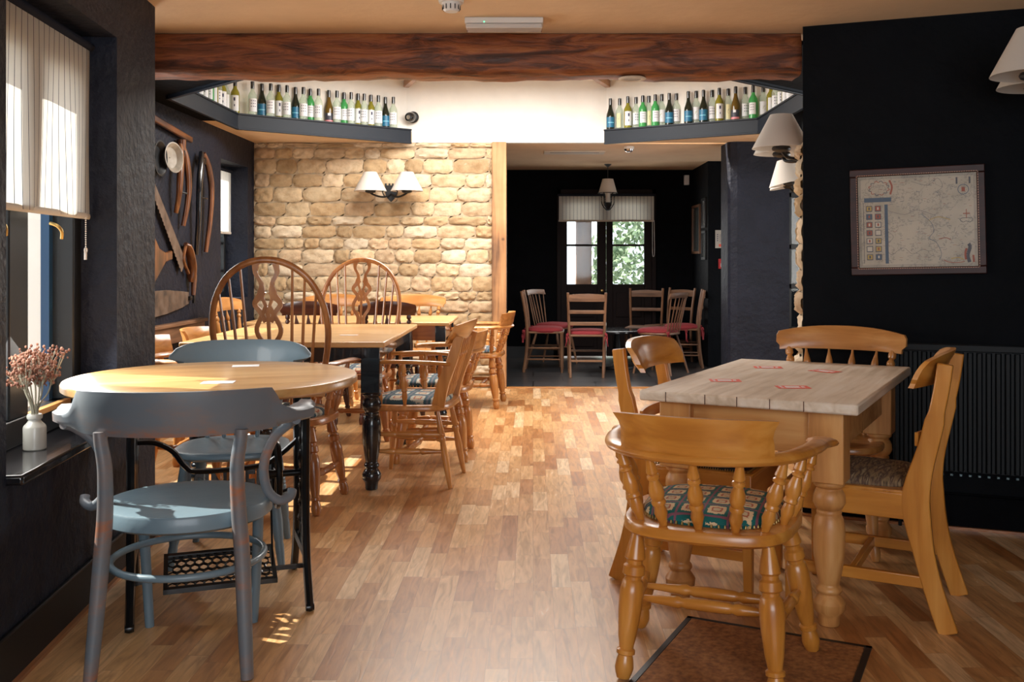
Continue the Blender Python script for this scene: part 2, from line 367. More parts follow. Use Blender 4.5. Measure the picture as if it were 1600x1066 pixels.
def kilim(name, bgc, line, blob, per=.075):
    q = NT(name); tc = q.new('ShaderNodeTexCoord'); sp = q.new('ShaderNodeSeparateXYZ'); q.link(tc.outputs['Object'], sp.inputs[0])
    def M(op, a, b=None):
        n = q.new('ShaderNodeMath', operation=op)
        for i, k in enumerate((a, b)):
            if k is None: continue
            if isinstance(k, (int, float)): n.inputs[i].default_value = k
            else: q.link(k, n.inputs[i])
        return n.outputs[0]
    fx = M('ABSOLUTE', M('SUBTRACT', M('FRACT', M('DIVIDE', sp.outputs[0], per)), .5)); fy = M('ABSOLUTE', M('SUBTRACT', M('FRACT', M('DIVIDE', sp.outputs[1], per)), .5))
    grid = M('GREATER_THAN', M('MAXIMUM', fx, fy), .455); rad = M('ADD', M('MAXIMUM', fx, fy), M('MULTIPLY', M('MINIMUM', fx, fy), .12))
    n = q.new('ShaderNodeTexNoise'); n.inputs['Scale'].default_value = 160; q.link(tc.outputs['Object'], n.inputs['Vector']); rad = M('ADD', rad, M('MULTIPLY', M('SUBTRACT', n.outputs[0], .5), .14))
    cell = q.new('ShaderNodeMix', data_type='RGBA'); q.link(M('LESS_THAN', rad, .35), cell.inputs[0]); cell.inputs[6].default_value = col4(bgc); cell.inputs[7].default_value = col4(blob)
    c2 = q.new('ShaderNodeMix', data_type='RGBA'); q.link(M('LESS_THAN', rad, .21), c2.inputs[0]); q.link(cell.outputs[2], c2.inputs[6]); c2.inputs[7].default_value = (.36, .10, .05, 1)
    c4 = q.new('ShaderNodeMix', data_type='RGBA'); q.link(M('LESS_THAN', rad, .14), c4.inputs[0]); q.link(c2.outputs[2], c4.inputs[6]); c4.inputs[7].default_value = (.50, .40, .25, 1)
    c3 = q.new('ShaderNodeMix', data_type='RGBA'); q.link(grid, c3.inputs[0]); q.link(c4.outputs[2], c3.inputs[6]); c3.inputs[7].default_value = col4(line)
    q.link(c3.outputs[2], q.b.inputs['Base Color']); q.val('Roughness', .85); return q.m
KILIM = kilim('green_kilim_fabric', (.0, .10, .095), (.20, .07, .10), (.62, .46, .27))
KILIM2 = kilim('blue_kilim_fabric', (.03, .075, .10), (.12, .12, .14), (.45, .42, .34), .11)
def mottled(name, cs, scale=30, axis=(1, 1, 1), rough=.85):
    q = NT(name); tc = q.new('ShaderNodeTexCoord'); mp = q.new('ShaderNodeMapping'); mp.inputs['Scale'].default_value = axis; q.link(tc.outputs['Object'], mp.inputs[0])
    n = q.new('ShaderNodeTexNoise'); n.inputs['Scale'].default_value = scale; n.inputs['Detail'].default_value = 4; q.link(mp.outputs[0], n.inputs['Vector'])
    q.link(ramp(q, n.outputs[0], [(.3+.4*i/(len(cs)-1), c) for i, c in enumerate(cs)]), q.b.inputs['Base Color']); q.val('Roughness', rough)
    b = q.new('ShaderNodeBump'); b.inputs['Strength'].default_value = .3; b.inputs['Distance'].default_value = .005; q.link(n.outputs[0], b.inputs['Height']); q.link(b.outputs[0], q.b.inputs['Normal']); return q.m
TAPESTRY = mottled('brown_tapestry', [(.05, .03, .02), (.30, .20, .10), (.08, .04, .03), (.40, .30, .17)], 14, (1, 5, 1))
MATF = mottled('brown_coir_mat', [(.17, .062, .014), (.28, .105, .024), (.38, .155, .042)], 60)
MAPPAPER = None
RUST = mottled('rusty_steel', [(.05, .035, .028), (.12, .075, .05), (.17, .12, .09)], 12, (1, 1, 1), .55)
ZINC = mottled('tarnished_tin', [(.16, .13, .10), (.30, .26, .21), (.42, .38, .32)], 10, (1, 1, 1), .45)
LEAF = mottled('foliage', [(.06, .11, .06), (.20, .28, .16), (.42, .50, .32)], 9)
PAVING = mottled('pale_paving', [(.45, .42, .37), (.6, .57, .52)], 4)
ORANGEW = wood3('harness_wood', (.03, .010, .006), (.14, .045, .014), (.30, .11, .03), rough=.3, coat=.4)
SEED = mottled('dried_buds', [(.13, .04, .025), (.24, .10, .06), (.34, .20, .13)], 30)
STEM = plain('dried_stem', (.30, .27, .20), .7)

# ------------------------------------------------------------------ the room shell
ZC = 2.30                                  # ceilings of the low parts
def struct(name, mb, mats, **k):
    o = mb.build(name, mats, **k); o['kind'] = 'structure'; return o
struct('floor', MB().box(-3.2, 4.0, -2.2, 9.12, -.1, 0), FLOOR, smooth=0)
struct('floor_slate', MB().box(-3.2, 4.0, 9.12, 12.1, -.1, 0), SLATE, smooth=0)
struct('trim_threshold', MB().box(-.25, 1.82, 9.08, 9.15, 0, .008), OAK['x'], bevel=.003)
# front room ceiling
struct('ceiling', MB().prism([(-1.35, -2.2, ZC), (4.0, -2.2, ZC), (4.0, 4.95, ZC), (-2.75, 4.95, ZC), (-2.75, 4.55, ZC), (-2.12, 4.3, ZC)], (0, 0, .12)), CEIL, smooth=0)

# left wall of the front room, slightly skewed, with its window recess
WD = Vector((-.1064, .9943, 0)); WL = Vector((-.9943, -.1064, 0)); WO = Vector((-1.193, 0, 0))
def W(s, n, z): p = WO+WD*s+WL*n; return (p.x, p.y, z)
def wbox(mb, s0, s1, n0, n1, z0, z1):
    return mb.hexa([W(s0, n0, z0), W(s1, n0, z0), W(s1, n1, z0), W(s0, n1, z0), W(s0, n0, z1), W(s1, n0, z1), W(s1, n1, z1), W(s0, n1, z1)])
S0, S1, ZS, ZL = 2.76, 3.74, .56, 2.05
m = MB()
wbox(m, -2.3, S0, 0, .24, 0, ZC); wbox(m, S0, S1, 0, .24, 0, ZS); wbox(m, S0, S1, 0, .24, ZL, ZC); wbox(m, S1, 4.26, 0, .24, 0, ZC)
struct('wall_left', m, NAVY, smooth=0)
struct('baseboard_left', wbox(MB(), -2.2, 4.26, -.018, 0, .0, .15), BLACKPAINT, bevel=.006)
struct('trim_1', wbox(MB(), -2.2, 4.26, -.034, -.018, 0, .012), BRN['y'])
m = MB(); m.prism([W(S0-.0, -.045, ZS), W(S0-.0, .2, ZS), W(S1, .2, ZS), W(S1, -.045, ZS)], (0, 0, .03))
struct('trim_window_sill', m, BLACKGLOSS, bevel=.008)
# the window itself: dark frame, two casements, blue outer bead
m = MB()
wbox(m, S0, S1, .15, .23, ZS+.03, .68); wbox(m, S0, S1, .15, .23, 1.86, ZL)
wbox(m, S0, 2.84, .15, .23, .68, 1.86); wbox(m, 3.15, 3.30, .15, .20, .68, 1.86); wbox(m, 3.66, S1, .13, .235, .68, 1.86)
wf = struct('window_1', m, BLACK, bevel=.006)
m = MB(); wbox(m, 3.625, 3.66, .205, .235, .68, 1.86); m.build('outer_bead', plain('blue_outer_paint', (.01, .06, .16), .4), wf)
m = MB(); wbox(m, 3.30, 3.66, .14, .165, .665, .685); m.build('wood_bead', PIN['y'], wf, bevel=.002)
m = MB(); wbox(m, 2.84, 3.15, .185, .188, .68, 1.86); wbox(m, 3.30, 3.66, .185, .188, .68, 1.86); m.build('pane', PANE, wf)
m = MB()
for s in (3.01, 3.47):
    pts = [Vector(W(s, .145, 1.33)), Vector(W(s, .12, 1.32)), Vector(W(s+.01, .108, 1.30)), Vector(W(s+.02, .112, 1.275))]
    m.tube(cr(pts, 4), .006)
m.build('window_catch', BRASS, wf)
# roller blind
def blind(name, label, P, s0, s1, zt, zb, waves=2.2, amp=.012, chain=True, group=None):
    b = MB(); ns, nz = 60, 14
    uv = []
    for j in range(nz+1):
        t = j/nz; z = zt+(zb-zt)*t
        for i in range(ns+1):
            k = i/ns; s = s0+(s1-s0)*k
            b.v.append(P(s, amp*t*math.sin(k*2*PI*waves+t*1.4)+amp*.5*t*math.sin(k*2*PI*.8), z)); uv.append((s-s0, z))
    for j in range(nz):
        for i in range(ns):
            a = j*(ns+1)+i; b.f.append((a, a+1, a+ns+2, a+ns+1)); b.m.append(0)
    r = thing(name, label, 'blind', (0, 0, 0), 0, group)
    o = b.build('blind_fabric', STRIPE, r, smooth=180)
    ul = o.data.uv_layers.new(name='UV')
    for lp in o.data.loops: ul.data[lp.index].uv = uv[lp.vertex_index]
    h = MB(); h.tube([P(s0-.01, .0, zt+.008), P(s1+.01, .0, zt+.008)], .016); h.build('roller', STRIPE, r)
    h = MB(); h.tube([P(s0, .003, zb+.004), P(s1, .003, zb+.004)], (.006, .012), sq=False); h.build('hem_bar', CREAM, r)
    if chain:
        h = MB(); q0 = P(s1-.09, -.016, zb)
        for i in range(14): h.lathe((q0[0], q0[1], zb-.003-.008*i), (q0[0], q0[1], zb-.009-.008*i), [(0, .0012), (.5, .0035), (1, .0012)], 6)
        c = (q0[0], q0[1], zb-.125); h.tube([(c[0], c[1]-.009*math.cos(a*PI/5), c[2]+.009*math.sin(a*PI/5)) for a in range(10)], .003, 6, up=(1, 0, 0), closed=True)
        h.box(c[0]-.003, c[0]+.003, c[1]-.008, c[1]+.004, c[2]-.035, c[2]-.008)
        h.build('pull_chain', WHITE, r)
    return r
blind('roller_blind', 'large striped linen roller blind half lowered over the near left window', lambda s, n, z: W(s, .095+n, z), 2.97, 3.725, 2.0, 1.36, chain=True)

# middle room: return behind the pillar, tool wall, assumed bay window, small window
TX = -2.62
m = MB(); m.prism([W(4.26, 0, 0), W(4.26, .24, 0), (-2.9, 4.5, 0), (-2.9, 4.75, 0), (TX, 4.75, 0), (TX, 4.62, 0)], (0, 0, ZC+.1)); struct('wall_return', m, NAVY, smooth=0)
m = MB(); BY0, BY1, BZ0, BZ1 = 5.05, 6.42, .62, 2.0
SY0, SY1, SZ0, SZ1 = 8.16, 8.93, .86, 2.05
def xw(y0, y1, z0, z1): m.box(TX-.3, TX, y0, y1, z0, z1)
xw(4.6, BY0, 0, 3.0); xw(BY0, BY1, 0, BZ0); xw(BY0, BY1, BZ1, 3.0); xw(BY1, SY0, 0, 3.0); xw(SY0, SY1, 0, SZ0); xw(SY0, SY1, SZ1, 3.0); xw(SY1, 9.4, 0, 3.0)
struct('wall_tools', m, NAVY, smooth=0)
struct('baseboard_tools', MB().box(TX, TX+.018, 4.75, 9.12, 0, .14), BLACKGLOSS, bevel=.005)
def window_x(name, x, y0, y1, z0, z1, ymid, zmid):
    a = MB(); w = .05
    a.box(x-.05, x, y0, y1, z0, z0+w); a.box(x-.05, x, y0, y1, z1-w, z1); a.box(x-.05, x, y0, y0+w, z0+w, z1-w); a.box(x-.05, x, y1-w, y1, z0+w, z1-w)
    for y in ymid: a.box(x-.05, x, y-.02, y+.02, z0+w, z1-w)
    for z in zmid: a.box(x-.045, x-.005, y0+w, y1-w, z-.012, z+.012)
    r = struct(name, a, BLACK, bevel=.004)
    MB().box(x-.028, x-.024, y0+w, y1-w, z0+w, z1-w).build('pane', PANE, r); return r
window_x('window_2_assumed', TX-.16, BY0, BY1, BZ0, BZ1, (5.74,), (1.4,))  # assumed bay window, out of view, lets sun into the middle room
window_x('window_3', TX-.2, SY0, SY1, SZ0, SZ1, (), (1.35, 1.1))
blind('roller_blind', 'narrow striped roller blind in the small deep window beside the stone wall', lambda s, n, z: (TX-.15-n*.4, s, z), 8.2, 8.915, 2.0, 1.44, chain=False)
# ledge (dark wood dado) on the tool wall
m = MB(); m.box(TX, TX+.05, 5.9, 7.62, .60, .72); m.box(TX, TX+.07, 5.88, 7.64, .72, .745); struct('trim_2', m, LAD['y'], bevel=.004)

# low soffit of the middle room with the octagonal opening
OCT = [(-2.45, 6.52), (-1.72, 5.78), (1.12, 5.75), (1.93, 6.5), (1.93, 8.30), (.67, 9.05), (-1.14, 9.02), (-2.45, 8.03)]
def ring_soffit(name, poly_list, mat):
    a = MB()
    for p in poly_list: a.prism([(x, y, ZC) for x, y in p], (0, 0, .10))
    return struct(name, a, mat, smooth=0)
ring_soffit('ceiling_soffit_back', [[(-2.45, 8.03), (-1.14, 9.02), (-1.14, 9.14), (-2.45, 9.14)], [(.67, 9.05), (1.93, 8.30), (1.93, 9.14), (.67, 9.14)], [(TX, 7.7), (-2.45, 7.7), (-2.45, 9.14), (TX, 9.14)], [(1.93, 8.3), (4.0, 8.3), (4.0, 9.14), (1.93, 9.14)]], CEIL)
ring_soffit('ceiling_soffit_front', [[(TX, 4.95), (-1.72, 4.95), (-1.72, 5.78), (-2.45, 6.52), (-2.45, 7.7), (TX, 7.7)], [(-1.72, 4.95), (1.12, 4.95), (1.12, 5.75), (-1.72, 5.78)], [(1.12, 4.95), (4.0, 4.95), (4.0, 8.3), (1.93, 8.3), (1.93, 6.5), (1.12, 5.75)]], BLACKWALL)
# fascias of the bottle ledge
def fascia(name, a, b, t=.02, z0=ZC-.022, z1=ZC+.105):
    A = Vector((a[0], a[1], 0)); B = Vector((b[0], b[1], 0)); q = MB()
    d = (B-A).normalized(); n = Vector((d.y, -d.x, 0))
    c = Vector((0, 7.3, 0)); n = n if (c-A).dot(n) > 0 else -n
    for (zz0, zz1, tt) in ((z0, z1, t), (z0-.004, z0+.012, t+.008), (z1-.008, z1+.006, t+.010)):
        q.hexa([A+Vector((0, 0, zz0)), B+Vector((0, 0, zz0)), B+n*tt+Vector((0, 0, zz0)), A+n*tt+Vector((0, 0, zz0)), A+Vector((0, 0, zz1)), B+Vector((0, 0, zz1)), B+n*tt+Vector((0, 0, zz1)), A+n*tt+Vector((0, 0, zz1))])
    return struct(name, q, FASCIA, bevel=.002)
fascia('trim_3', (-2.455, 6.5), (-2.455, 8.036)); fascia('trim_4', (-2.455, 8.036), (-1.14, 9.03))
fascia('trim_5', (.67, 9.06), (1.935, 8.305)); fascia('trim_6', (1.935, 8.305), (1.935, 6.5))
fascia('trim_7', (-1.72, 5.77), (-2.46, 6.52)); fascia('trim_8', (1.12, 5.74), (1.94, 6.5))
# ends of the ledge bulkhead and lantern walls, off-white
ZT = 2.88
def wallseg(q, a, b, z0, z1, t=.08):
    A = Vector((a[0], a[1], 0)); B = Vector((b[0], b[1], 0)); d = (B-A).normalized(); n = Vector((d.y, -d.x, 0)); c = Vector((-.2, 7.3, 0)); n = -n if (c-A).dot(n) > 0 else n
    q.hexa([A+Vector((0, 0, z0)), B+Vector((0, 0, z0)), B+n*t+Vector((0, 0, z0)), A+n*t+Vector((0, 0, z0)), A+Vector((0, 0, z1)), B+Vector((0, 0, z1)), B+n*t+Vector((0, 0, z1)), A+n*t+Vector((0, 0, z1))])
q = MB(); wallseg(q, (-1.22, 9.14), (.72, 9.14), ZC+.0, ZT, .1); struct('wall_lantern_center', q, WHITEWALL, smooth=0)
q = MB(); wallseg(q, (-2.615, 8.10), (-1.19, 9.14), ZC+.02, ZT); struct('wall_lantern_left', q, WHITEWALL, smooth=0)
q = MB(); wallseg(q, (.69, 9.14), (2.09, 8.33), ZC+.02, ZT); wallseg(q, (2.09, 8.4), (2.09, 5.6), ZC+.02, ZT); struct('wall_lantern_right', q, WHITEWALL, smooth=0)
q = MB(); wallseg(q, (-2.615, 5.0), (-2.615, 8.2), ZC+.1, ZT, .1); struct('wall_lantern_side', q, WHITEWALL, smooth=0)
q = MB(); wallseg(q, (-2.7, 4.98), (2.2, 4.98), ZC, ZT, .1); struct('wall_lantern_front', q, WHITEWALL, smooth=0)
struct('ceiling_lantern', MB().box(-2.75, 2.2, 4.85, 9.25, ZT, ZT+.1), WHITEWALL, smooth=0)
m = MB(); m.bar((.70, 9.12, ZT-.03), (.42, 8.35, ZT-.03), .05, .07); m.bar((-1.19, 9.12, ZT-.03), (-.93, 8.35, ZT-.03), .05, .07)
struct('trim_rafters', m, BRN['y'], bevel=.004)

# stone wall with individually shaped courses
def stone_wall(name, x0, x1, z0, z1, P, seed=1, wmin=.14, wmax=.36, hmin=.085, hmax=.145, back=None):
    rnd = random.Random(seed); mb = MB(); tones = []
    pal = [(.60, .45, .28), (.52, .36, .20), (.66, .51, .34), (.45, .31, .17), (.70, .57, .41), (.56, .40, .25), (.64, .48, .30)]
    mort = (.47, .36, .24)
    mb.add([P(x0, z0, -.012), P(x1, z0, -.012), P(x1, z1, -.012), P(x0, z1, -.012)], [(0, 1, 2, 3)]); tones += [mort]*4
    z = z0
    while z < z1-.02:
        h = min(rnd.uniform(hmin, hmax), z1-z)
        if z1-z-h < .05: h = z1-z
        x = x0-rnd.uniform(0, .15)
        while x < x1:
            w = rnd.uniform(wmin, wmax); xa, xb = max(x, x0), min(x+w, x1); x += w
            if xb-xa < .03: continue
            g = rnd.uniform(.006, .012); bulge = rnd.uniform(.010, .028); t = rnd.choice(pal); k = rnd.uniform(.88, 1.1); tone = tuple(c*k for c in t)
            nx, nz = 9, 6; base = len(mb.v); dz = rnd.uniform(-.008, .008); ph = rnd.uniform(0, 9)
            j4 = [rnd.uniform(-.012, .012) for _ in range(8)]
            pts = []
            for j in range(nz+1):
                for i in range(nx+1):
                    u, v = i/nx*2-1, j/nz*2-1
                    eu, ev = abs(u)**7, abs(v)**5
                    r = max(0, 1-(eu*.9+ev*.9))
                    su = u*(1-.10*ev*(w < .2)-.05*ev); sv = v*(1-.12*eu)
                    px = (xa+xb)/2+su*(xb-xa-g)/2+j4[(i//2+j) % 8]*.6*(1-r)
                    pz = z+h/2+sv*(h-g)/2+dz*u*.6+j4[(i//2*3+j) % 8]*.5*(1-r)
                    d = -.012+bulge*(min(1, r*2.2))**.6+.010*r*math.sin(i*1.3+ph)*math.cos(j*1.5+ph*1.3)+rnd.uniform(-.0035, .0035)*r*2
                    mb.v.append(P(px, pz, d)); tones.append(tone)
            for j in range(nz):
                for i in range(nx):
                    a = base+j*(nx+1)+i; mb.f.append((a, a+1, a+nx+2, a+nx+1)); mb.m.append(0)
        z += h
    o = mb.build(name, STONE, smooth=60); o['kind'] = 'structure'
    at = o.data.color_attributes.new('tone', 'FLOAT_COLOR', 'POINT')
    for i, c in enumerate(tones): at.data[i].color = (c[0], c[1], c[2], 1)
    return o
stone_wall('wall_back', TX, -.36, 0, ZC, lambda x, z, d: (x, 9.12-d, z), seed=5)
struct('wall_back_core', MB().box(TX-.1, -.28, 9.14, 9.40, 0, ZC), BLACKWALL, smooth=0)
m = MB(); m.box(-.385, -.25, 9.07, 9.24, 0, ZC); struct('trim_door_post', m, POST, bevel=.008)
# near wall with the map, its stone end, far side
A0 = Vector((1.272, 4.589, 0)); AD = Vector((.868, -.329, 0)).normalized(); AN = Vector((-AD.y, AD.x, 0))   # AN points away from the camera
def MWp(s, n, z): p = A0+AD*s-AN*n; return Vector((p.x, p.y, z))
def mwbox(mb, s0, s1, n0, n1, z0, z1):
    return mb.hexa([MWp(s0, n0, z0), MWp(s1, n0, z0), MWp(s1, n1, z0), MWp(s0, n1, z0), MWp(s0, n0, z1), MWp(s1, n0, z1), MWp(s1, n1, z1), MWp(s0, n1, z1)])
m = MB(); mwbox(m, 0, 1.1, -.2, 0, 0, ZC); m.box(2.2, 2.5, 3.8, 4.3, 0, ZC); m.box(2.085, 2.5, -2.3, 3.8, 0, ZC); struct('wall_right', m, NAVY2, smooth=0)
m = MB(); mwbox(m, 0, 1.0, 0, .018, 0, .15); mwbox(m, 0, 1.0, 0, .012, .15, .16); struct('baseboard_right', m, BLACKWALL, bevel=.004)
m = MB(); mwbox(m, 0, 1.0, .018, .034, 0, .012); struct('trim_9', m, BRN['x'])
mdir = (MWp(0, -.25, 0)-MWp(0, 0, 0)).normalized()
E0 = Vector((1.268, 4.62, 0)); ED = Vector((.055, .25, 0)).normalized(); EN = Vector((-ED.y, ED.x, 0))
stone_wall('wall_stone_end', 0, .25, 0, 1.76, lambda x, z, d: tuple(E0+ED*x+EN*d+Vector((0, 0, z))), seed=8, wmin=.2, wmax=.3, hmin=.08, hmax=.13)
struct('wall_stone_core', MB().prism([E0+EN*-.014, E0+ED*.25+EN*-.014, (1.7, 4.87, 0), (1.7, 4.62, 0)], (0, 0, 1.76)), NAVY2, smooth=0)
# beam
def beam():
    rnd = random.Random(3); a = MB(); n = 60; N = 12
    vs = []; x0, x1 = -1.9, 1.30
    for i in range(n+1):
        x = x0+(x1-x0)*i/n; wob = .005*math.sin(i*.35)+.003*math.sin(i*.9+1)
        sec = [(4.72, 2.298), (4.705, 2.24), (4.70, 2.17), (4.705, 2.13), (4.722, 2.105), (4.76, 2.098), (4.83, 2.096), (4.89, 2.10), (4.93, 2.12), (4.94, 2.2), (4.935, 2.25), (4.93, 2.298)]
        for k, (y, z) in enumerate(sec):
            e = rnd.uniform(-.004, .004); zz = z+(wob+e if k not in (0, 11) else 0)*(.5 if k < 3 else 1); vs.append((x, y+e+wob*.5, zz))
    for i in range(n):
        for k in range(N-1): a.f.append((i*N+k, i*N+k+1, (i+1)*N+k+1, (i+1)*N+k)); a.m.append(0)
    a.v = vs; a.f += [tuple(range(N)), tuple(n*N+k for k in range(N))]; a.m += [0, 0]
    return struct('trim_beam', a, BEAM, smooth=50)
beam()
# block beside the doorway, passage, far side
m = MB(); m.prism([(1.82, 9.10, 0), (1.84, 9.07, 0), (1.90, 9.05, 0), (2.385, 9.05, 0), (2.385, 9.42, 0), (1.82, 9.42, 0)], (0, 0, ZC)); struct('wall_doorway_pier', m, NAVY, smooth=0)
m = MB(); m.box(2.385, 2.44, 9.35, 9.5, 0, ZC); m.box(2.44, 3.3, 9.35, 9.5, 0, .5); m.box(2.44, 3.3, 9.35, 9.5, 2.25, ZC); m.box(3.3, 4.0, 9.35, 9.5, 0, ZC); struct('wall_passage_back', m, BLACKWALL, smooth=0)
m = MB()
for x in (2.44, 3.22): m.box(x, x+.05, 9.37, 9.43, .5, 2.25)
for z in (.5, .92, 1.30, 1.80, 2.1): m.box(2.44, 3.3, 9.37, 9.43, z, z+.05)
r = struct('window_4', m, BLACK, bevel=.003); MB().box(2.48, 3.24, 9.40, 9.404, .55, 2.25).build('pane', PANE, r)
struct('wall_passage_pier', MB().box(2.03, 2.5, 6.95, 7.35, 0, ZC), NAVY2, smooth=0)
m = MB(); m.box(3.6, 3.7, 4.4, 6.0, 0, ZC); m.box(3.6, 3.7, 7.2, 9.5, 0, ZC); m.box(3.6, 3.7, 6.0, 7.2, 0, .8); m.box(3.6, 3.7, 6.0, 7.2, 2.0, ZC); m.box(2.2, 3.7, 4.2, 4.4, 0, ZC)  # includes an assumed, unseen window opening for the side fill
struct('wall_passage_right', m, NAVY2, smooth=0)
# far room
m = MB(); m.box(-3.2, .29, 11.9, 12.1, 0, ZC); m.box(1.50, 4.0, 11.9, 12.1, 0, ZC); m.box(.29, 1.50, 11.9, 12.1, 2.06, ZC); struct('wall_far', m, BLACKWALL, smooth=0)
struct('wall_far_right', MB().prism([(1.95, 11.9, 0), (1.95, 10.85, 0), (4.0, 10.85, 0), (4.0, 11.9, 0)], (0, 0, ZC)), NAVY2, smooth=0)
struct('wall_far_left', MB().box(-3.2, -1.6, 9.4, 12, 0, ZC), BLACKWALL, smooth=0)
struct('ceiling_far', MB().box(-3.2, 4.0, 9.24, 12.1, ZC, ZC+.1), CEIL, smooth=0)
struct('baseboard_far', MB().box(-1.6, .25, 11.88, 11.9, 0, .14), BLACK)
# back of the front room (behind the photographer) with an assumed window opening, added for the frontal fill
m = MB(); m.box(-2.0, -1.2, -1.9, -1.7, 0, ZC); m.box(1.6, 2.5, -1.9, -1.7, 0, ZC); m.box(-1.2, 1.6, -1.9, -1.7, 0, .7); m.box(-1.2, 1.6, -1.9, -1.7, 2.2, ZC); struct('wall_behind', m, NAVY2, smooth=0)
# far double door
m = MB(); m.box(.29, .34, 11.86, 11.98, 0, 2.06); m.box(1.45, 1.50, 11.86, 11.98, 0, 2.06); m.box(.29, 1.5, 11.86, 11.98, 2.0, 2.06); DB = plain('dark_brown_door_paint', (.010, .005, .005), .6, spec=.15)
dr = struct('door_1', m, DB, bevel=.004)
for x0, x1, kn in ((.34, .893, .83), (.897, 1.45, None)):
    a = MB(); w = .085
    px0, px1 = (.415, .783) if kn else (.975, 1.36)
    a.box(x0, px0, 11.9, 11.945, .02, 2.0); a.box(px1, x1, 11.9, 11.945, .02, 2.0); a.box(px0, px1, 11.9, 11.945, .02, .90); a.box(px0, px1, 11.9, 11.945, 1.88, 2.0)
    a.box(px0, px1, 11.91, 11.935, 1.365, 1.39); a.box(px0+.04, px1-.04, 11.885, 11.9, .14, .44); a.box(px0+.04, px1-.04, 11.885, 11.9, .5, .80)
    d = a.build('door_leaf', DB, dr, bevel=.003)
    MB().box(px0, px1, 11.92, 11.924, .9, 1.88).build('pane', PANE, d)
    if kn: MB().lathe((.84, 11.9, .82), (.84, 11.85, .82), [(0, .01), (.4, .008), (.6, .02), (.85, .02), (1, .01)], 12).build('door_knob', BRASS, d)
blind('roller_blind', 'wide striped roller blind pulled down over the glazed double doors', lambda s, n, z: (s, 11.83+n*.6, z), .31, 1.47, 1.98, 1.67, chain=False)
m = MB(); m.tube(cr([(1.45, 11.82, 1.68), (1.45, 11.815, 1.3), (1.462, 11.815, 1.24), (1.474, 11.815, 1.3), (1.47, 11.82, 1.68)], 6), .003, 6)
tag(m.build('blind_cord', WHITE), 'long white looped blind cord hanging beside the double doors', 'cord')
exec_far = True
# ------------------------------------------------------------------ outdoors (seen through the door panes and windows)
m = MB(); m.box(-14, 16, 12.1, 40, -.12, -.1); m.box(-14, -2.95, -6, 12.1, -.12, -.1); struct('ground_outside', m, PAVING, smooth=0)
struct('wall_exterior', MB().prism([(-1.90, 4.20, -.1), (-3.0, 4.49, -.1), (-3.0, 4.44, -.1), (-1.89, 4.15, -.1)], (0, 0, 3.1)), WHITEWALL, smooth=0)
m = MB(); m.box(-.6, 3.0, 12.1, 14.3, 2.35, 2.45); struct('porch_roof', m, LAD['x'])
m = MB(); m.box(.60, .82, 13.6, 13.8, -.1, 2.35); m.box(.52, .90, 13.52, 13.88, -.1, .35)
tag(m.build('porch_post', LAD['z'], bevel=.01), 'rough timber porch post outside the left glazed door', 'post')
m = MB(); m.box(-1.5, 1.0, 15.4, 15.7, -.1, .75)
tag(m.build('garden_wall', PAVING, bevel=.01), 'low pale stone garden wall beyond the porch post', 'wall')
def bush(name, label, c, r, seed, n=900):
    rnd = random.Random(seed); mb = MB()
    for i in range(n):
        d = Vector((rnd.gauss(0, 1), rnd.gauss(0, 1), rnd.gauss(0, 1))).normalized()*(rnd.uniform(.55, 1))
        p = Vector(c)+Vector((d.x*r[0], d.y*r[1], d.z*r[2]))
        a = Vector((rnd.uniform(-1, 1), rnd.uniform(-1, 1), rnd.uniform(-1, 1))).normalized(); b = a.orthogonal().normalized(); s = rnd.uniform(.05, .12)
        mb.add([p-a*s, p+b*s*.5, p+a*s, p-b*s*.5], [(0, 1, 2, 3)])
    tag(mb.build(name, LEAF, smooth=0), label, 'bush')
bush('shrub', 'broad green shrub seen through the right glazed door', (2.0, 17.5, .9), (1.1, .8, 1.3), 1, 1600)
bush('tree', 'pale leafy tree high behind the shrub outside the doors', (2.5, 20.0, 2.2), (1.6, 1.2, 2.3), 2, 1100)
bush('hedge', 'low green hedge above the garden wall outside the left door', (-.6, 18.0, .75), (1.2, .6, .85), 3, 900)
# ------------------------------------------------------------------ furniture builders (local frame: front towards -Y, origin on the floor under the seat)
def face(fx, fy): return math.atan2(fx, -fy)
def board(mb, fn, nrm, nu, nv, th):
    """a curved board: fn(u, v) mid surface, nrm(u, v) unit normal, u and v in -1..1"""
    base = len(mb.v); st = nv+1
    for sgn in (-1, 1):
        for i in range(nu+1):
            for j in range(nv+1):
                u, v = i/nu*2-1, j/nv*2-1; e = 1.0
                if j in (0, nv) or i in (0, nu): e = .55
                mb.v.append(tuple(Vector(fn(u, v))+Vector(nrm(u, v))*sgn*th/2*e))
    off = (nu+1)*st
    def q(a, b, c, d): mb.f.append((a, b, c, d)); mb.m.append(mb.mi)
    for i in range(nu):
        for j in range(nv):
            a = base+i*st+j; q(a, a+1, a+st+1, a+st); a += off; q(a, a+st, a+st+1, a+1)
    for i in range(nu):
        for j in (0, nv):
            a = base+i*st+j; q(a, a+st, a+st+off, a+off)
    for j in range(nv):
        for i in (0, nu):
            a = base+i*st+j; q(a, a+1, a+1+off, a+off)
    return mb
LEGP = [(0, .013), (.05, .017), (.14, .024), (.19, .027), (.205, .021), (.23, .021), (.245, .028), (.30, .029), (.315, .022), (.335, .022), (.35, .027), (.42, .0315), (.55, .030), (.72, .0235), (.80, .018), (.81, .024), (.835, .024), (.845, .018), (.88, .022), (.93, .0245), (.97, .021), (1, .017)]
SPNP = [(0, .008), (.10, .011), (.20, .0145), (.24, .010), (.26, .015), (.29, .015), (.31, .010), (.42, .0165), (.52, .0185), (.60, .014), (.63, .017), (.66, .017), (.68, .012), (.80, .016), (.88, .012), (1, .008)]
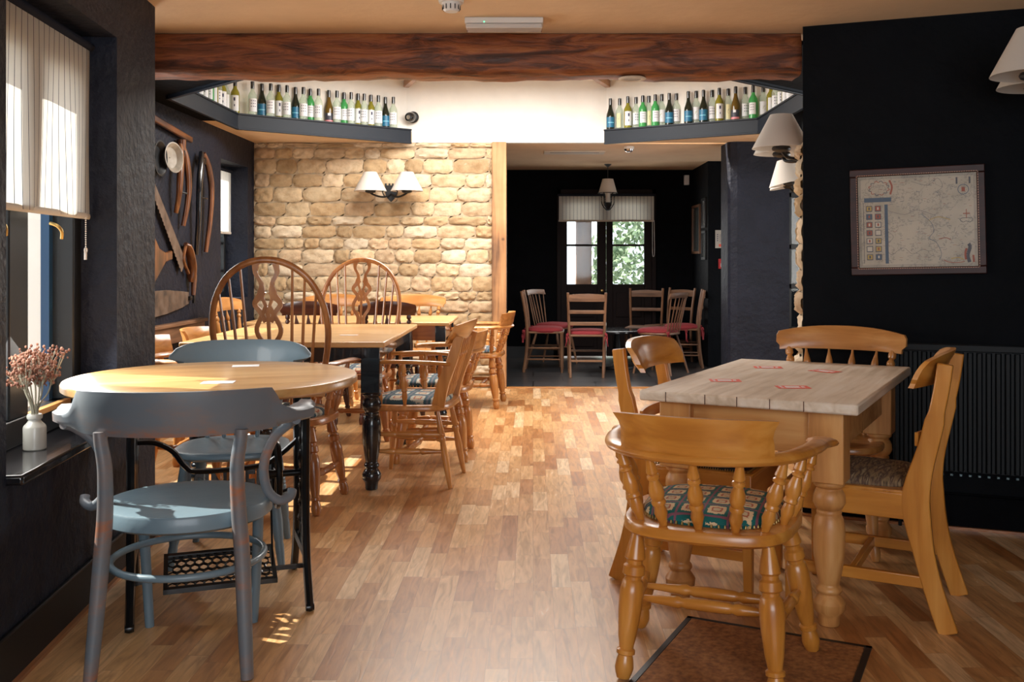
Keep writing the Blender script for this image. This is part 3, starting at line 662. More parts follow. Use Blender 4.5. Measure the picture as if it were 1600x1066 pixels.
SLIMP = [(0, .010), (.12, .013), (.3, .018), (.34, .014), (.36, .019), (.40, .019), (.42, .014), (.6, .020), (.8, .016), (.9, .014), (1, .011)]
STRP = [(0, .008), (.12, .011), (.26, .016), (.30, .018), (.33, .013), (.36, .0165), (.5, .0175), (.64, .0165), (.67, .013), (.70, .018), (.74, .016), (.88, .011), (1, .008)]
def sc_prof(p, k): return [(t, r*k) for t, r in p]
def seat_outline(w, d, n=36, p=3.0, fr=1.0):
    out = []
    for k in range(n):
        a = 2*PI*k/n; c, s = math.cos(a), math.sin(a)
        x = math.copysign(abs(c)**(2/p), c)*w/2; y = math.copysign(abs(s)**(2/p), s)*d/2
        x *= 1+.06*(-y/(d/2)); out.append((x, y))
    return out
def slab(mb, outline, z0, z1, rnd=.008, dish=0):
    n = len(outline); cx = sum(p[0] for p in outline)/n; cy = sum(p[1] for p in outline)/n; R0 = max(abs(p[0]-cx) for p in outline)
    secs = [(1-rnd/R0*1.4, z0), (1, z0+rnd), (1, z1-rnd), (1-rnd/R0*.5, z1-rnd*.25), (1-rnd/R0*1.6, z1), (.75, z1-dish*.5), (.4, z1-dish)]
    vs = []; fs = []
    for k, z in secs:
        for x, y in outline: vs.append((cx+(x-cx)*k, cy+(y-cy)*k, z))
    for i in range(len(secs)-1):
        for k in range(n): fs.append((i*n+k, i*n+(k+1) % n, (i+1)*n+(k+1) % n, (i+1)*n+k))
    fs.append(tuple(range(n-1, -1, -1))); b = (len(secs)-1)*n; fs.append(tuple(b+k for k in range(n)))
    return mb.add(vs, fs)
def bow(mb, pts, hw, ht, n=6):
    P = cr(pts, n); N = len(P); rr = []
    for i in range(N):
        t = i/(N-1)*2-1; e = abs(t); k = 1+.55*math.exp(-((e-.93)/.07)**2)
        if e > .97: k *= .75
        rr.append((hw*k, ht))
    mb.tube(P, rr, 12)

def captains(label, group, Wd, cushion, k=1.0, cat='chair'):
    t = thing('captains_chair', label, cat, group=group)
    slab(MB(), [(x, y+.0) for x, y in seat_outline(.50, .46, p=3.4)], .405, .445, .010, .006).build('seat', Wd['x'], t)
    for sx in (-1, 1):
        for (tx, ty, fx, fy) in ((.185, .15, .215, .20), (.20, -.15, .272, -.20)):
            MB().lathe((sx*tx, ty, .412), (sx*fx, fy, 0), sc_prof(LEGP, 1.12), 16).build('leg', Wd['z'], t)
        MB().lathe((sx*.20, .176, .19), (sx*.237, -.178, .19), STRP, 12).build('stretcher', Wd['y'], t)
    for y, z in ((.06, .185), (-.05, .185)):
        MB().lathe((-.215, y, z), (.215, y, z), STRP, 12).build('stretcher', Wd['x'], t)
    pts = [(-.305, -.17, .645), (-.30, -.10, .65), (-.285, .03, .655), (-.235, .17, .655), (-.13, .255, .655), (0, .28, .655), (.13, .255, .655), (.235, .17, .655), (.285, .03, .655), (.30, -.10, .65), (.305, -.17, .645)]
    a = MB(); bow(a, pts, .032, .0165); a.build('arm_bow', Wd['x'], t)
    def fn(u, v):
        e = abs(u); wd = .205*(1+.10*max(0, v)**2+.02*(v < 0)); ang = u*.80
        x = wd*math.sin(ang*1.05)/math.sin(.84); y = .245+.04*math.cos(ang)+.012*(v+1)+.008*max(0, v)**3
        z = .712+v*.060-(.006*e**3 if v > 0 else 0)
        y -= .055*e**2; return (x, y, z)
    def nr(u, v): w = Vector((u*.55, 1, 0)); return w.normalized()
    board(MB(), fn, nr, 16, 5, .030).build('back_rail', Wd['x'], t)
    for i, (bx, by, sx, sy) in enumerate(((0, .275, 0, .19), (.125, .255, .10, .185), (.232, .168, .175, .15), (.272, .06, .215, .06), (.292, -.05, .228, -.04))):
        for s in ((1,) if bx == 0 else (-1, 1)):
            MB().lathe((s*bx, by, .645), (s*sx, sy, .44), sc_prof(SPNP, 1.22), 12).build('spindle', Wd['z'], t)
    if cushion:
        o = MB().dome([(x, y-.035) for x, y in seat_outline(.41, .40, 36, 2.8)], .445, .045, 5)
        c = o.build('seat_cushion', cushion, t)
        n = MB(); ol = seat_outline(.415, .405, 80, 2.8)
        for x, y in ol: n.lathe((x, y-.035, .444), (x, y-.035, .453), [(0, .004), (.6, .0035), (1, .001)], 6)
        n.build('nail_trim', BRASS, c)['kind'] = 'stuff'
    return t

def ribbon(mb, pts, w, th, y):
    """flat ribbon in the xz plane at depth y (a function of z)"""
    P = cr([(p[0], 0, p[1]) for p in pts], 5)
    P = [Vector((p.x, y(p.z), p.z)) for p in P]
    mb.tube(P, (w/2, th/2) if not isinstance(w, list) else [(ww/2, th/2) for ww in w], up=(0, 1, 0), sq=True)
def wheelback(label, group, Wd):
    t = thing('wheelback_armchair', label, 'chair', group=group)
    slab(MB(), seat_outline(.50, .45, p=3.0), .405, .445, .010, .008).build('seat', Wd['x'], t)
    o = MB().dome(seat_outline(.40, .38, 32, 2.8), .445, .04, 4); o.build('seat_cushion', KILIM2, t)
    for sx in (-1, 1):
        for (tx, ty, fx, fy) in ((.17, .14, .215, .21), (.19, -.15, .255, -.21)):
            MB().lathe((sx*tx, ty, .412), (sx*fx, fy, 0), LEGP, 14).build('leg', Wd['z'], t)
        MB().lathe((sx*.195, .18, .17), (sx*.232, -.185, .17), STRP, 10).build('stretcher', Wd['y'], t)
    MB().lathe((-.21, 0, .17), (.21, 0, .17), STRP, 10).build('stretcher', Wd['x'], t)
    pts = [(-.30, -.20, .690), (-.305, -.13, .695), (-.285, .03, .70), (-.25, .15, .70), (-.13, .225, .70), (0, .24, .70), (.13, .225, .70), (.25, .15, .70), (.285, .03, .70), (.305, -.13, .695), (.30, -.20, .690)]
    a = MB(); bow(a, pts, .027, .012); a.build('arm_bow', Wd['x'], t)
    yb = lambda z: .215+.16*(z-.70)
    hp = [(-.250, .70), (-.268, .80), (-.272, .90), (-.250, 1.01), (-.19, 1.115), (-.10, 1.18), (0, 1.20), (.10, 1.18), (.19, 1.115), (.250, 1.01), (.272, .90), (.268, .80), (.250, .70)]
    hp = [(x, z) for x, z in hp]
    P = [Vector((p.x, yb(p.z)-.03*min(1, abs(p.x)/.27)**2*(1.2-p.z)/.5, p.z)) for p in cr([(x, 0, z) for x, z in hp], 5)]
    MB().tube(P, (.0155, .0125), 10, up=(0, 1, 0)).build('hoop', Wd['z'], t)
    for s in (-1, 1):
        for bx, tx, tz in ((.105, .122, 1.168), (.155, .178, 1.125), (.20, .228, 1.05)):
            MB().lathe((s*bx*.85, .185, .44), (s*tx, yb(tz)-.005, tz), [(0, .006), (.35, .0085), (1, .006)], 8).build('spindle', Wd['z'], t)
        for bx, by, sx, sy in ((.27, .07, .22, .05), (.295, -.12, .23, -.10)):
            MB().lathe((s*bx, by, .695), (s*sx, sy, .44), SPNP, 10).build('spindle', Wd['z'], t)
    m = MB(); th = .011
    for s in (-1, 1):
        ribbon(m, [(s*.045, 1.195), (s*.050, 1.14), (s*.026, 1.09), (s*.030, 1.04), (s*.060, .995), (s*.034, .955), (s*.012, .91)], [.034, .034, .03, .026, .022, .02, .018, .018, .018, .018, .02, .02, .024, .03, .034, .032, .03, .028, .026, .024, .022, .022, .022, .022, .022, .022, .022, .022, .022, .022, .022][:31], th, yb)
        ribbon(m, [(s*.006, .985), (s*.026, .945), (s*.055, .885), (s*.05, .845), (s*.022, .80), (s*.022, .745), (s*.030, .70)], .020, th, yb)
        ribbon(m, [(s*.010, 1.05), (s*.022, 1.025), (s*.008, .98), (s*.003, .94)], .014, th, yb)
    ribbon(m, [(0, .95), (0, .86), (0, .70)], .016, th, yb)
    ribbon(m, [(-.045, 1.186), (0, 1.192), (.045, 1.186)], .016, th, yb)
    ribbon(m, [(0, .70), (0, .44)], .075, th, lambda z: .215-.08*(.70-z))
    m.build('splat', Wd['z'], t)
    return t

def scrollback(label, group, Wd, fabric=None, top=.905, wide=.52, tear=True):
    """farmhouse chair: shaped crest rail over teardrop spindles and turned posts"""
    t = thing('dining_chair', label, 'chair', group=group)
    slab(MB(), seat_outline(.44, .42, p=3.2), .41, .445, .010, .008).build('seat', Wd['x'], t)
    if fabric: MB().dome(seat_outline(.36, .34, 32, 2.8), .445, .035, 4).build('seat_cushion', fabric, t)
    for sx in (-1, 1):
        for (tx, ty, fx, fy) in ((.16, .13, .19, .20), (.17, -.14, .215, -.19)):
            MB().lathe((sx*tx, ty, .415), (sx*fx, fy, 0), sc_prof(LEGP, .85), 12).build('leg', Wd['z'], t)
        MB().lathe((sx*.175, .165, .19), (sx*.195, -.165, .19), STRP, 10).build('stretcher', Wd['y'], t)
    MB().lathe((-.185, 0, .19), (.185, 0, .19), STRP, 10).build('stretcher', Wd['x'], t)
    hw = wide/2
    def fn(u, v):
        e = abs(u); k = 1-.05*max(0, -v)*1.6 if v < 0 else 1
        x = hw*u*(1-.06*(v < -.3)-.03*(v > .8)); y = .235-.045*u*u+.02*(v+1)/2
        z = top-.055+v*(.052-.012*e**2)-.018*e**2.5
        return (x, y, z)
    board(MB(), fn, lambda u, v: Vector((u*.3, 1, 0)).normalized(), 16, 5, .026).build('crest_rail', Wd['x'], t)
    for s in (-1, 1):
        MB().lathe((s*(hw-.055), .205, top-.10), (s*.17, .165, .44), [(0, .011), (.05, .017), (.09, .017), (.11, .010), (.15, .018), (.18, .018), (.2, .012), (.35, .017), (.6, .020), (.8, .015), (1, .012)], 12).build('back_post', Wd['z'], t)
    n = 4 if tear else 3
    for i in range(n):
        u = (i+.5)/n*2-1; x = u*(hw-.075)
        MB().lathe((x, .232, top-.10), (x*.72, .17, .44), [(0, .004), (.06, .006), (.16, .015), (.20, .0165), (.23, .012), (.25, .008), (.27, .012), (.4, .009), (.6, .012), (.8, .009), (1, .007)], 12).build('spindle', Wd['z'], t)
    return t

def heavyback(label, group, Wd, fabric):
    t = thing('scroll_back_chair', label, 'chair', group=group)
    hw = .205
    for s in (-1, 1):
        P = cr([(s*(hw), .30, 0), (s*hw, .245, .17), (s*hw, .205, .36), (s*hw, .205, .46), (s*hw, .245, .62), (s*hw, .275, .76), (s*hw, .29, .865)], 5)
        w = []
        for i, p in enumerate(P): w.append((.0135, .030+.014*math.exp(-((p.z-.40)/.12)**2)-.006*(p.z > .7)))
        MB().tube(P, w, up=(0, 1, .001), sq=True).build('rear_leg', Wd['z'], t, bevel=.004)
        m = MB(); m.bar((s*.205, -.20, .445), (s*.205, -.205, 0), .04, .04, up=(0, 1, 0), w2=.030, h2=.030); m.build('front_leg', Wd['z'], t, bevel=.004)
        MB().bar((s*.205, -.19, .155), (s*.205, .225, .155), .022, .038).build('stretcher', Wd['y'], t, bevel=.003)
        MB().bar((s*.205, -.22, .395), (s*.205, .21, .395), .026, .085).build('seat_rail', Wd['y'], t, bevel=.004)
    MB().bar((-.205, -.205, .395), (.205, -.205, .395), .026, .085).build('seat_rail', Wd['x'], t, bevel=.004)
    MB().bar((-.2, .19, .395), (.2, .19, .395), .022, .08).build('seat_rail', Wd['x'], t, bevel=.004)
    MB().bar((-.2, 0, .155), (.2, 0, .155), .02, .034).build('stretcher', Wd['x'], t, bevel=.003)
    m = MB(); m.box(-.218, .218, -.222, .20, .432, .447); m.build('seat_frame', Wd['x'], t, bevel=.004)
    MB().dome([(x*1.0, y-.01) for x, y in seat_outline(.39, .38, 32, 5)], .445, .038, 4).build('seat_pad', fabric, t)
    def fn(u, v):
        e = abs(u); x = .235*u*(1-.07*(v < -.4)); y = .262-.055*u*u+.020*v+.012*max(0, v)**2
        z = .84+v*(.056-.010*e**3)-.012*e**3; return (x, y, z)
    board(MB(), fn, lambda u, v: Vector((u*.4, 1, 0)).normalized(), 16, 6, .034).build('crest_rail', Wd['x'], t)
    def fn2(u, v): return (.2*u, .232-.03*u*u, .615+v*.022)
    board(MB(), fn2, lambda u, v: Vector((u*.2, 1, 0)).normalized(), 10, 3, .020).build('back_slat', Wd['x'], t)
    return t

def carver(label, group, Wd):
    """armchair with deep crest, carved splats, flat arms on turned posts"""
    t = thing('carver_armchair', label, 'chair', group=group)
    slab(MB(), seat_outline(.50, .46, p=3.6), .405, .44, .010, .006).build('seat', Wd['x'], t)
    c = MB().dome(seat_outline(.42, .40, 36, 3.0), .44, .04, 4).build('seat_cushion', KILIM2, t)
    for sx in (-1, 1):
        for (tx, ty, fx, fy) in ((.17, .16, .19, .235), (.20, -.16, .235, -.20)):
            MB().lathe((sx*tx, ty, .412), (sx*fx, fy, 0), SLIMP, 12).build('leg', Wd['z'], t)
        MB().lathe((sx*.18, .20, .19), (sx*.21, -.18, .19), STRP, 10).build('stretcher', Wd['y'], t)
        MB().lathe((sx*.18, .205, .28), (sx*.21, -.17, .28), STRP, 10).build('stretcher', Wd['y'], t)
        m = MB(); m.tube(cr([(sx*.215, .235, .655), (sx*.25, .1, .665), (sx*.262, -.05, .668), (sx*.25, -.20, .66)], 6), (.021, .011), 10); m.build('arm', Wd['y'], t)
        for y, sy in ((-.15, -.13), (0, 0)):
            MB().lathe((sx*.252, y, .66), (sx*.225, sy, .438), SPNP, 10).build('arm_post', Wd['z'], t)
        m = MB(); P = cr([(sx*.19, .17, .43), (sx*.205, .20, .55), (sx*.205, .25, .68), (sx*.20, .285, .80)], 5); m.tube(P, [(.014, .034-.010*i/len(P)) for i in range(len(P))], up=(0, 1, 0), sq=True); m.build('back_post', Wd['z'], t, bevel=.004)
    MB().lathe((-.195, 0, .19), (.195, 0, .19), STRP, 10).build('stretcher', Wd['x'], t)
    def fn(u, v):
        x = .255*u*(1-.08*(v < -.4)); y = .30-.05*u*u+.03*v; z = .82+v*(.058-.008*u*u)-.01*u*u; return (x, y, z)
    board(MB(), fn, lambda u, v: Vector((u*.3, 1, 0)).normalized(), 14, 5, .028).build('crest_rail', Wd['x'], t)
    for x in (-.12, -.06, 0, .06, .12):
        m = MB(); z0, z1 = .44, .78
        prof = [(0, .007), (.12, .010), (.2, .014), (.23, .009), (.27, .014), (.3, .009), (.5, .011), (.7, .014), (.74, .009), (.78, .013), (1, .007)]
        m.lathe((x, .285, z1), (x*.85, .175, z0), prof, 10); m.build('spindle', Wd['z'], t)
    return t

def ladderback(label, group, Wd, cushion=True, ties=True, slats=3):
    t = thing('ladder_back_chair', label, 'chair', group=group)
    for s in (-1, 1):
        P = cr([(s*.165, .215, 0), (s*.172, .185, .2), (s*.178, .175, .43), (s*.185, .195, .65), (s*.192, .235, .865)], 5)
        MB().tube(P, (.0145, .017), 8, up=(0, 1, 0)).build('leg', Wd['z'], t)
        MB().lathe((s*.19, -.19, .42), (s*.185, -.195, 0), [(0, .016), (.5, .018), (1, .012)], 8).build('leg', Wd['z'], t)
        for z in (.14, .26): MB().lathe((s*.172, .19, z), (s*.187, -.19, z), [(0, .008), (.5, .011), (1, .008)], 6).build('stretcher', Wd['y'], t)
    for y, z in ((.185, .17), (-.19, .24)):
        MB().bar((-.17, y, z), (.17, y, z), .014, .022).build('stretcher', Wd['x'], t, bevel=.002)
    m = MB(); m.prism([(-.20, -.215, .415), (.20, -.215, .415), (.18, .18, .415), (-.18, .18, .415)], (0, 0, .022)); m.build('seat', Wd['x'], t, bevel=.005)
    zs = {3: (.81, .67, .55), 2: (.80, .62), 4: (.82, .72, .62, .52)}[slats]
    for i, z in enumerate(zs):
        h = .034 if i == 0 else .018; yy = .18+.06*max(0, (z-.5)/.36)
        def fn(u, v): return (.185*u, yy+.018*(1-u*u), z+v*h+(.012*(1-u*u) if i == 0 and v > 0 else 0))
        board(MB(), fn, lambda u, v: Vector((0, 1, 0)), 8, 2, .014).build('back_slat', Wd['x'], t)
    if cushion: add_cushion(t, ties)
    return t
def add_cushion(t, ties):
    c = MB().dome([(x, y-.015) for x, y in seat_outline(.40, .38, 28, 3.5)], .437, .05, 4).build('seat_cushion', REDF, t)
    if ties:
        for s in (-1, 1):
            m = MB(); m.tube(cr([(s*.17, .17, .45), (s*.20, .205, .44), (s*.205, .215, .38), (s*.215, .22, .32)], 4), (.010, .003), 6)
            m.tube(cr([(s*.20, .21, .44), (s*.18, .225, .40), (s*.175, .225, .34)], 4), (.009, .003), 6)
            m.lathe((s*.19, .205, .455), (s*.20, .225, .425), [(0, .006), (.5, .017), (1, .006)], 8)
            m.build('cushion_tie', REDF, c)
def stickback(label, group, Wd, cushion=True):
    t = thing('spindle_back_chair', label, 'chair', group=group)
    slab(MB(), seat_outline(.40, .40, p=3.0), .41, .437, .008, .004).build('seat', Wd['x'], t)
    for s in (-1, 1):
        for (tx, ty, fx, fy) in ((.13, .13, .19, .24), (.15, -.13, .20, -.20)):
            MB().lathe((s*tx, ty, .415), (s*fx, fy, 0), [(0, .011), (.4, .016), (1, .011)], 8).build('leg', Wd['z'], t)
    MB().lathe((-.165, .0, .19), (.165, .0, .19), [(0, .007), (.5, .011), (1, .007)], 8).build('stretcher', Wd['x'], t)
    for s in (-1, 1): MB().lathe((s*.16, .19, .19), (s*.175, -.165, .19), [(0, .007), (.5, .011), (1, .007)], 8).build('stretcher', Wd['y'], t)
    def fn(u, v): return (.20*u, .265-.035*u*u+.01*v, .83+v*.028-.008*u*u)
    board(MB(), fn, lambda u, v: Vector((0, 1, 0)), 10, 3, .022).build('crest_rail', Wd['x'], t)
    for i in range(6):
        u = (i/5)*2-1
        MB().lathe((u*.17, .262-.03*u*u, .815), (u*.13, .165, .435), [(0, .006), (.5, .0085), (1, .007)], 8).build('spindle', Wd['z'], t)
    if cushion: add_cushion(t, True)
    return t

# ------------------------------------------------------------------ the blue bentwood armchair in front
def bentwood():
    t = thing('bentwood_armchair', 'grey-blue painted bentwood armchair, nearest chair on the left, with sunlit round seat', 'chair')
    ol = [(.25*math.cos(2*PI*k/48), .245*math.sin(2*PI*k/48)) for k in range(48)]
    slab(MB(), ol, .412, .465, .008, .006).build('seat', BLUE, t)
    for s in (-1, 1):
        P = cr([(s*.215, .255, 0), (s*.205, .235, .16), (s*.195, .215, .34), (s*.185, .215, .47), (s*.182, .226, .60), (s*.192, .229, .68), (s*.195, .229, .712)], 6)
        MB().tube(P, [(.0185+.0045*math.sin(min(1, p.z/.7)*PI), .0215+.005*math.sin(min(1, p.z/.7)*PI)) for p in P], 12, up=(0, 1, 0)).build('rear_leg', BLUEWORN, t)
        P = cr([(s*.185, -.17, .44), (s*.178, -.19, .25), (s*.165, -.195, 0)], 6)
        MB().tube(P, [.019-.0045*i/len(P) for i in range(len(P))], 12, up=(0, 1, 0)).build('front_leg', BLUE, t)
        # arm support, bent down and curling at the seat
        P = cr([(s*.335, .10, .715), (s*.315, .065, .700), (s*.265, .05, .655), (s*.235, .045, .585), (s*.232, .04, .53), (s*.245, .03, .48), (s*.275, .02, .452), (s*.305, .0, .458), (s*.31, -.015, .475)], 6)
        MB().tube(P, .0150, 12, up=(0, 1, .01)).build('arm_support', BLUEWORN, t)
    MB().tube([(.225*math.cos(2*PI*k/48), .225*math.sin(2*PI*k/48), .285) for k in range(48)], .011, 10, closed=True).build('ring_stretcher', BLUE, t)
    # back rail: one bent board running into flat arms with rounded ends
    def path(u):
        a = u*1.52; x = (.325+.03*abs(u)**4)*math.sin(a)/math.sin(1.52); y = .285-.30*(1-math.cos(a)); return x, y
    def hgt(u):
        e = abs(u)*1.0
        if e < .60: lo, hi = .700, .830-.006*(e/.6)**2
        elif e < .70:
            k = (e-.60)/.10; k = k*k*(3-2*k); lo, hi = .700+.008*k, .824-.062*k
        else: lo, hi = .708+.0*e, .762-.012*math.sin((e-.70)/.3*PI)*1.0
        return lo, hi
    nu, nv = 56, 5; m = MB(); st = nv+1
    for sgn in (-1, 1):
        for i in range(nu+1):
            u = i/nu*2-1; x, y = path(u); x2, y2 = path(u+.01); tn = Vector((x2-x, y2-y, 0)).normalized(); nn = Vector((-tn.y, tn.x, 0)); lo, hi = hgt(u)
            e = abs(u); th = .010+.040*max(0, (e-.62)/.38)**.9
            if e > .96: th *= .6
            for j in range(nv+1):
                v = j/nv; lean = .022*(v-.3)*(1-e**2); k = .6 if j in (0, nv) else 1
                m.v.append((x+nn.x*(sgn*th*k+lean), y+nn.y*(sgn*th*k+lean), lo+(hi-lo)*v))
    off = (nu+1)*st
    def q(*a): m.f.append(a); m.m.append(0)
    for i in range(nu):
        for j in range(nv): a = i*st+j; q(a, a+1, a+st+1, a+st); a += off; q(a, a+st, a+st+1, a+1)
        for j in (0, nv): a = i*st+j; q(a, a+st, a+st+off, a+off)
    for j in range(nv):
        for i in (0, nu): a = i*st+j; q(a, a+1, a+1+off, a+off)
    m.build('back_rail', BLUEWORN, t, smooth=50)
    return t
c = bentwood(); c.location = (-1.065, 3.01, 0); c.rotation_euler.z = face(-.13, .99)

# second blue chair behind the round table
def bluestick():
    t = thing('painted_spindle_chair', 'pale blue painted chair with wide rounded crest behind the round table', 'chair')
    slab(MB(), seat_outline(.45, .43, p=2.8), .415, .45, .012, .006).build('seat', BLUE, t)
    for sx in (-1, 1):
        for (tx, ty, fx, fy) in ((.15, .13, .19, .20), (.16, -.13, .21, -.19)):
            MB().lathe((sx*tx, ty, .42), (sx*fx, fy, 0), [(0, .02), (.3, .022), (.34, .019), (.36, .023), (.38, .019), (.40, .023), (.42, .019), (.44, .023), (.48, .020), (.6, .023), (.75, .019), (.78, .016), (.82, .018), (1, .014)], 14).build('leg', BLUE, t)
    def fn(u, v):
        r = .29; x = r*u*(1-.22*max(0, -v)**2*abs(u)**2); e = abs(u); y = .25-.10*u*u+.02*v
        z = .785+v*.068*math.sqrt(max(.03, 1-e**4.5)); return (x, y, z)
    board(MB(), fn, lambda u, v: Vector((u*.55, 1, 0)).normalized(), 24, 6, .022).build('crest_rail', BLUE, t)
    for x in (-.17, -.085, 0, .085, .17):
        MB().lathe((x*1.05, .245-.05*(x/.2)**2, .74), (x*.8, .165, .445), [(0, .009), (.5, .014), (1, .009)], 10).build('spindle', BLUE, t)
    return t
c = bluestick(); c.location = (-1.22, 3.97, 0); c.rotation_euler.z = face(.14, -1)

# ------------------------------------------------------------------ round table on a treadle base
t = thing('treadle_table', 'round pine table top on black iron sewing-machine treadle base, near left', 'table', (-1.128, 3.45, 0), R(20))
NR = 72; ol = [(.497*math.cos(2*PI*k/NR), .497*math.sin(2*PI*k/NR)) for k in range(NR)]
slab(MB(), ol, .755, .790, .009, 0).build('table_top', TOPH['x'], t)
m = MB(); m.box(-.31, .36, -.19, -.13, .722, .755); m.box(-.31, .36, .13, .19, .722, .755); m.build('top_bearer', TOPH['x'], t, bevel=.004)
def iron_side(x):
    a = MB()
    for (ya, yb_) in ((-.13, -.245), (.13, .235)):
        a.tube(cr([(x, ya, .722), (x, ya*1.0, .55), (x, ya*.95, .35), (x, ya*1.2, .16), (x, yb_, .012)], 6), (.015, .019), 8, up=(0, 1, 0))
        a.tube(cr([(x, ya*.55, .72), (x, ya*.6, .55), (x, ya*.55, .38), (x, ya*.95, .17)], 6), .012, 8, up=(0, 1, 0))
        a.lathe((x-.014, yb_, .014), (x+.014, yb_, .014), [(0, .012), (.5, .016), (1, .012)], 10)
    a.bar((x, -.15, .718), (x, .15, .718), .03, .014); a.bar((x, -.13, .17), (x, .13, .17), .022, .03)
    for k in range(9):
        z = .22+.057*k; w = .035+.015*(k % 2)
        for s in (-1, 1): a.tube(cr([(x, s*.10, z-.04), (x, s*.03, z-.02), (x, s*.015, z+.02), (x, s*.06, z+.035), (x, s*.075, z+.01)], 4), .006, 6, up=(1, 0, 0))
    a.bar((x, -.12, .45), (x, .12, .45), .012, .02); a.bar((x, -.11, .60), (x, .11, .60), .012, .02)
    a.tube([(x, .055*math.cos(k*PI/8), .45+.055*math.sin(k*PI/8)) for k in range(16)], .007, 6, up=(1, 0, 0), closed=True)
    return a
for x in (-.27, .30): iron_side(x).build('iron_leg', IRON, t)
a = MB(); yb0 = .10
a.tube(cr([(-.27, yb0, .55), (-.20, yb0, .545), (-.14, yb0, .51), (-.10, yb0, .455), (-.05, yb0, .432), (.15, yb0, .437), (.22, yb0, .465), (.30, yb0, .53)], 6), (.010, .017), 8, up=(0, 1, 0))
a.tube(cr([(-.12, yb0, .345), (-.05, yb0, .333), (.2, yb0, .333), (.27, yb0, .345)], 5), (.006, .009), 8, up=(0, 1, 0))
a.bar((-.085, yb0, .44), (-.085, yb0, .335), .012, .012, up=(0, 1, 0)); a.bar((.22, yb0, .46), (.22, yb0, .335), .012, .012, up=(0, 1, 0))
brace = a.build('cross_brace', IRON, t)
cu = bpy.data.curves.new('brace_lettering', 'FONT'); cu.body = 'SINGER'; cu.size = .125; cu.extrude = .004; cu.bevel_depth = .0015; cu.offset = .0025; cu.space_character = 1.02
lo = bpy.data.objects.new('brace_lettering', cu); sc.collection.objects.link(lo); lo.parent = brace; lo.location = (-.070, yb0-.004, .340); lo.rotation_euler = (PI/2, 0, 0); lo.scale = (.62, 1, 1); cu.materials.append(IRON)
# treadle plate with honeycomb holes
a = MB(); px0, px1, py0, py1, pz = -.17, .20, -.17, .03, .085
def tilt(x, y, z): return (x, y, z+(y-py0)*.32)
for (x0, x1, y0, y1) in ((px0, px1, py0, py0+.014), (px0, px1, py1-.014, py1), (px0, px0+.014, py0, py1), (px1-.014, px1, py0, py1)):
    a.hexa([tilt(x0, y0, pz), tilt(x1, y0, pz), tilt(x1, y1, pz), tilt(x0, y1, pz), tilt(x0, y0, pz+.016), tilt(x1, y0, pz+.016), tilt(x1, y1, pz+.016), tilt(x0, y1, pz+.016)])
nc = 12; dx = (px1-px0-.02)/nc
for j in range(6):
    for i in range(nc):
        cx = px0+.014+dx*(i+.5+.0*(j % 2)); cy = py0+.026+j*.030; 
        if j % 2: cx += dx*.5
        if cx > px1-.02: continue
        a.tube([tilt(cx+.0145*math.cos(k*PI/3+PI/6), cy+.0155*math.sin(k*PI/3+PI/6), pz+.009) for k in range(6)], .0028, 5, closed=True)
a.bar((-.27, -.07, .105), (.30, -.07, .105), .014, .014)
tp = a.build('treadle_plate', IRON, t)
a = MB(); a.tube([(.215, .02+.115*math.cos(k*PI/16), .42+.115*math.sin(k*PI/16)) for k in range(32)], .010, 8, up=(1, 0, 0), closed=True)
for k in range(6): a.tube([(.215, .02, .42), (.215, .02+.11*math.cos(k*PI/3), .42+.11*math.sin(k*PI/3))], .005, 6, up=(1, 0, 0))
a.lathe((.18, .02, .42), (.30, .02, .42), [(0, .02), (.3, .012), (1, .012)], 10); a.tube(cr([(.19, .0, .40), (.19, -.05, .25), (.19, -.09, .12)], 4), .004, 6, up=(1, 0, 0))
a.build('fly_wheel', IRON, t)

def to_mesh(o):
    dg = bpy.context.evaluated_depsgraph_get(); me = bpy.data.meshes.new_from_object(o.evaluated_get(dg)); n = bpy.data.objects.new(o.name.split('.')[0], me); sc.collection.objects.link(n); n.parent = o.parent; n.location = o.location; n.rotation_euler = o.rotation_euler; n.scale = o.scale; bpy.data.objects.remove(o); return n
to_mesh(lo)

def pos_flat(name, label, cat, u, v, z, w, h, rot, mats, group=None):
    p = fl(u, v, z); m = MB(); c, s = math.cos(rot), math.sin(rot)
    m.add([(-w/2, -h/2, .0005), (w/2, -h/2, .0005), (w/2, h/2, .0005), (-w/2, h/2, .0005)], [(0, 1, 2, 3)]); m.box(-w/2, w/2, -h/2, h/2, 0, .0006)
    if len(mats) > 1:
        m.mi = 1; m.box(-w*.24, w*.20, -h*.22, h*.22, .0005, .001); m.box(w*.26, w*.36, -h*.15, h*.15, .0005, .001)
        for k in (-1, 0, 1): m.box(-w*.40, -w*.32, h*(.28*k-.06), h*(.28*k+.06), .0005, .001)
    o = m.build(name, mats, smooth=0); o.location = (p.x, p.y, z+.0008); o.rotation_euler.z = rot; tag(o, label, cat, group); return o
pos_flat('paper_slip', 'white paper slip at the back of the round treadle table', 'paper', 384, 572, .790, .10, .07, R(14), [PAPER])
pos_flat('paper_slip', 'white paper slip near the middle of the round treadle table', 'paper', 341, 598, .790, .105, .07, R(8), [PAPER])

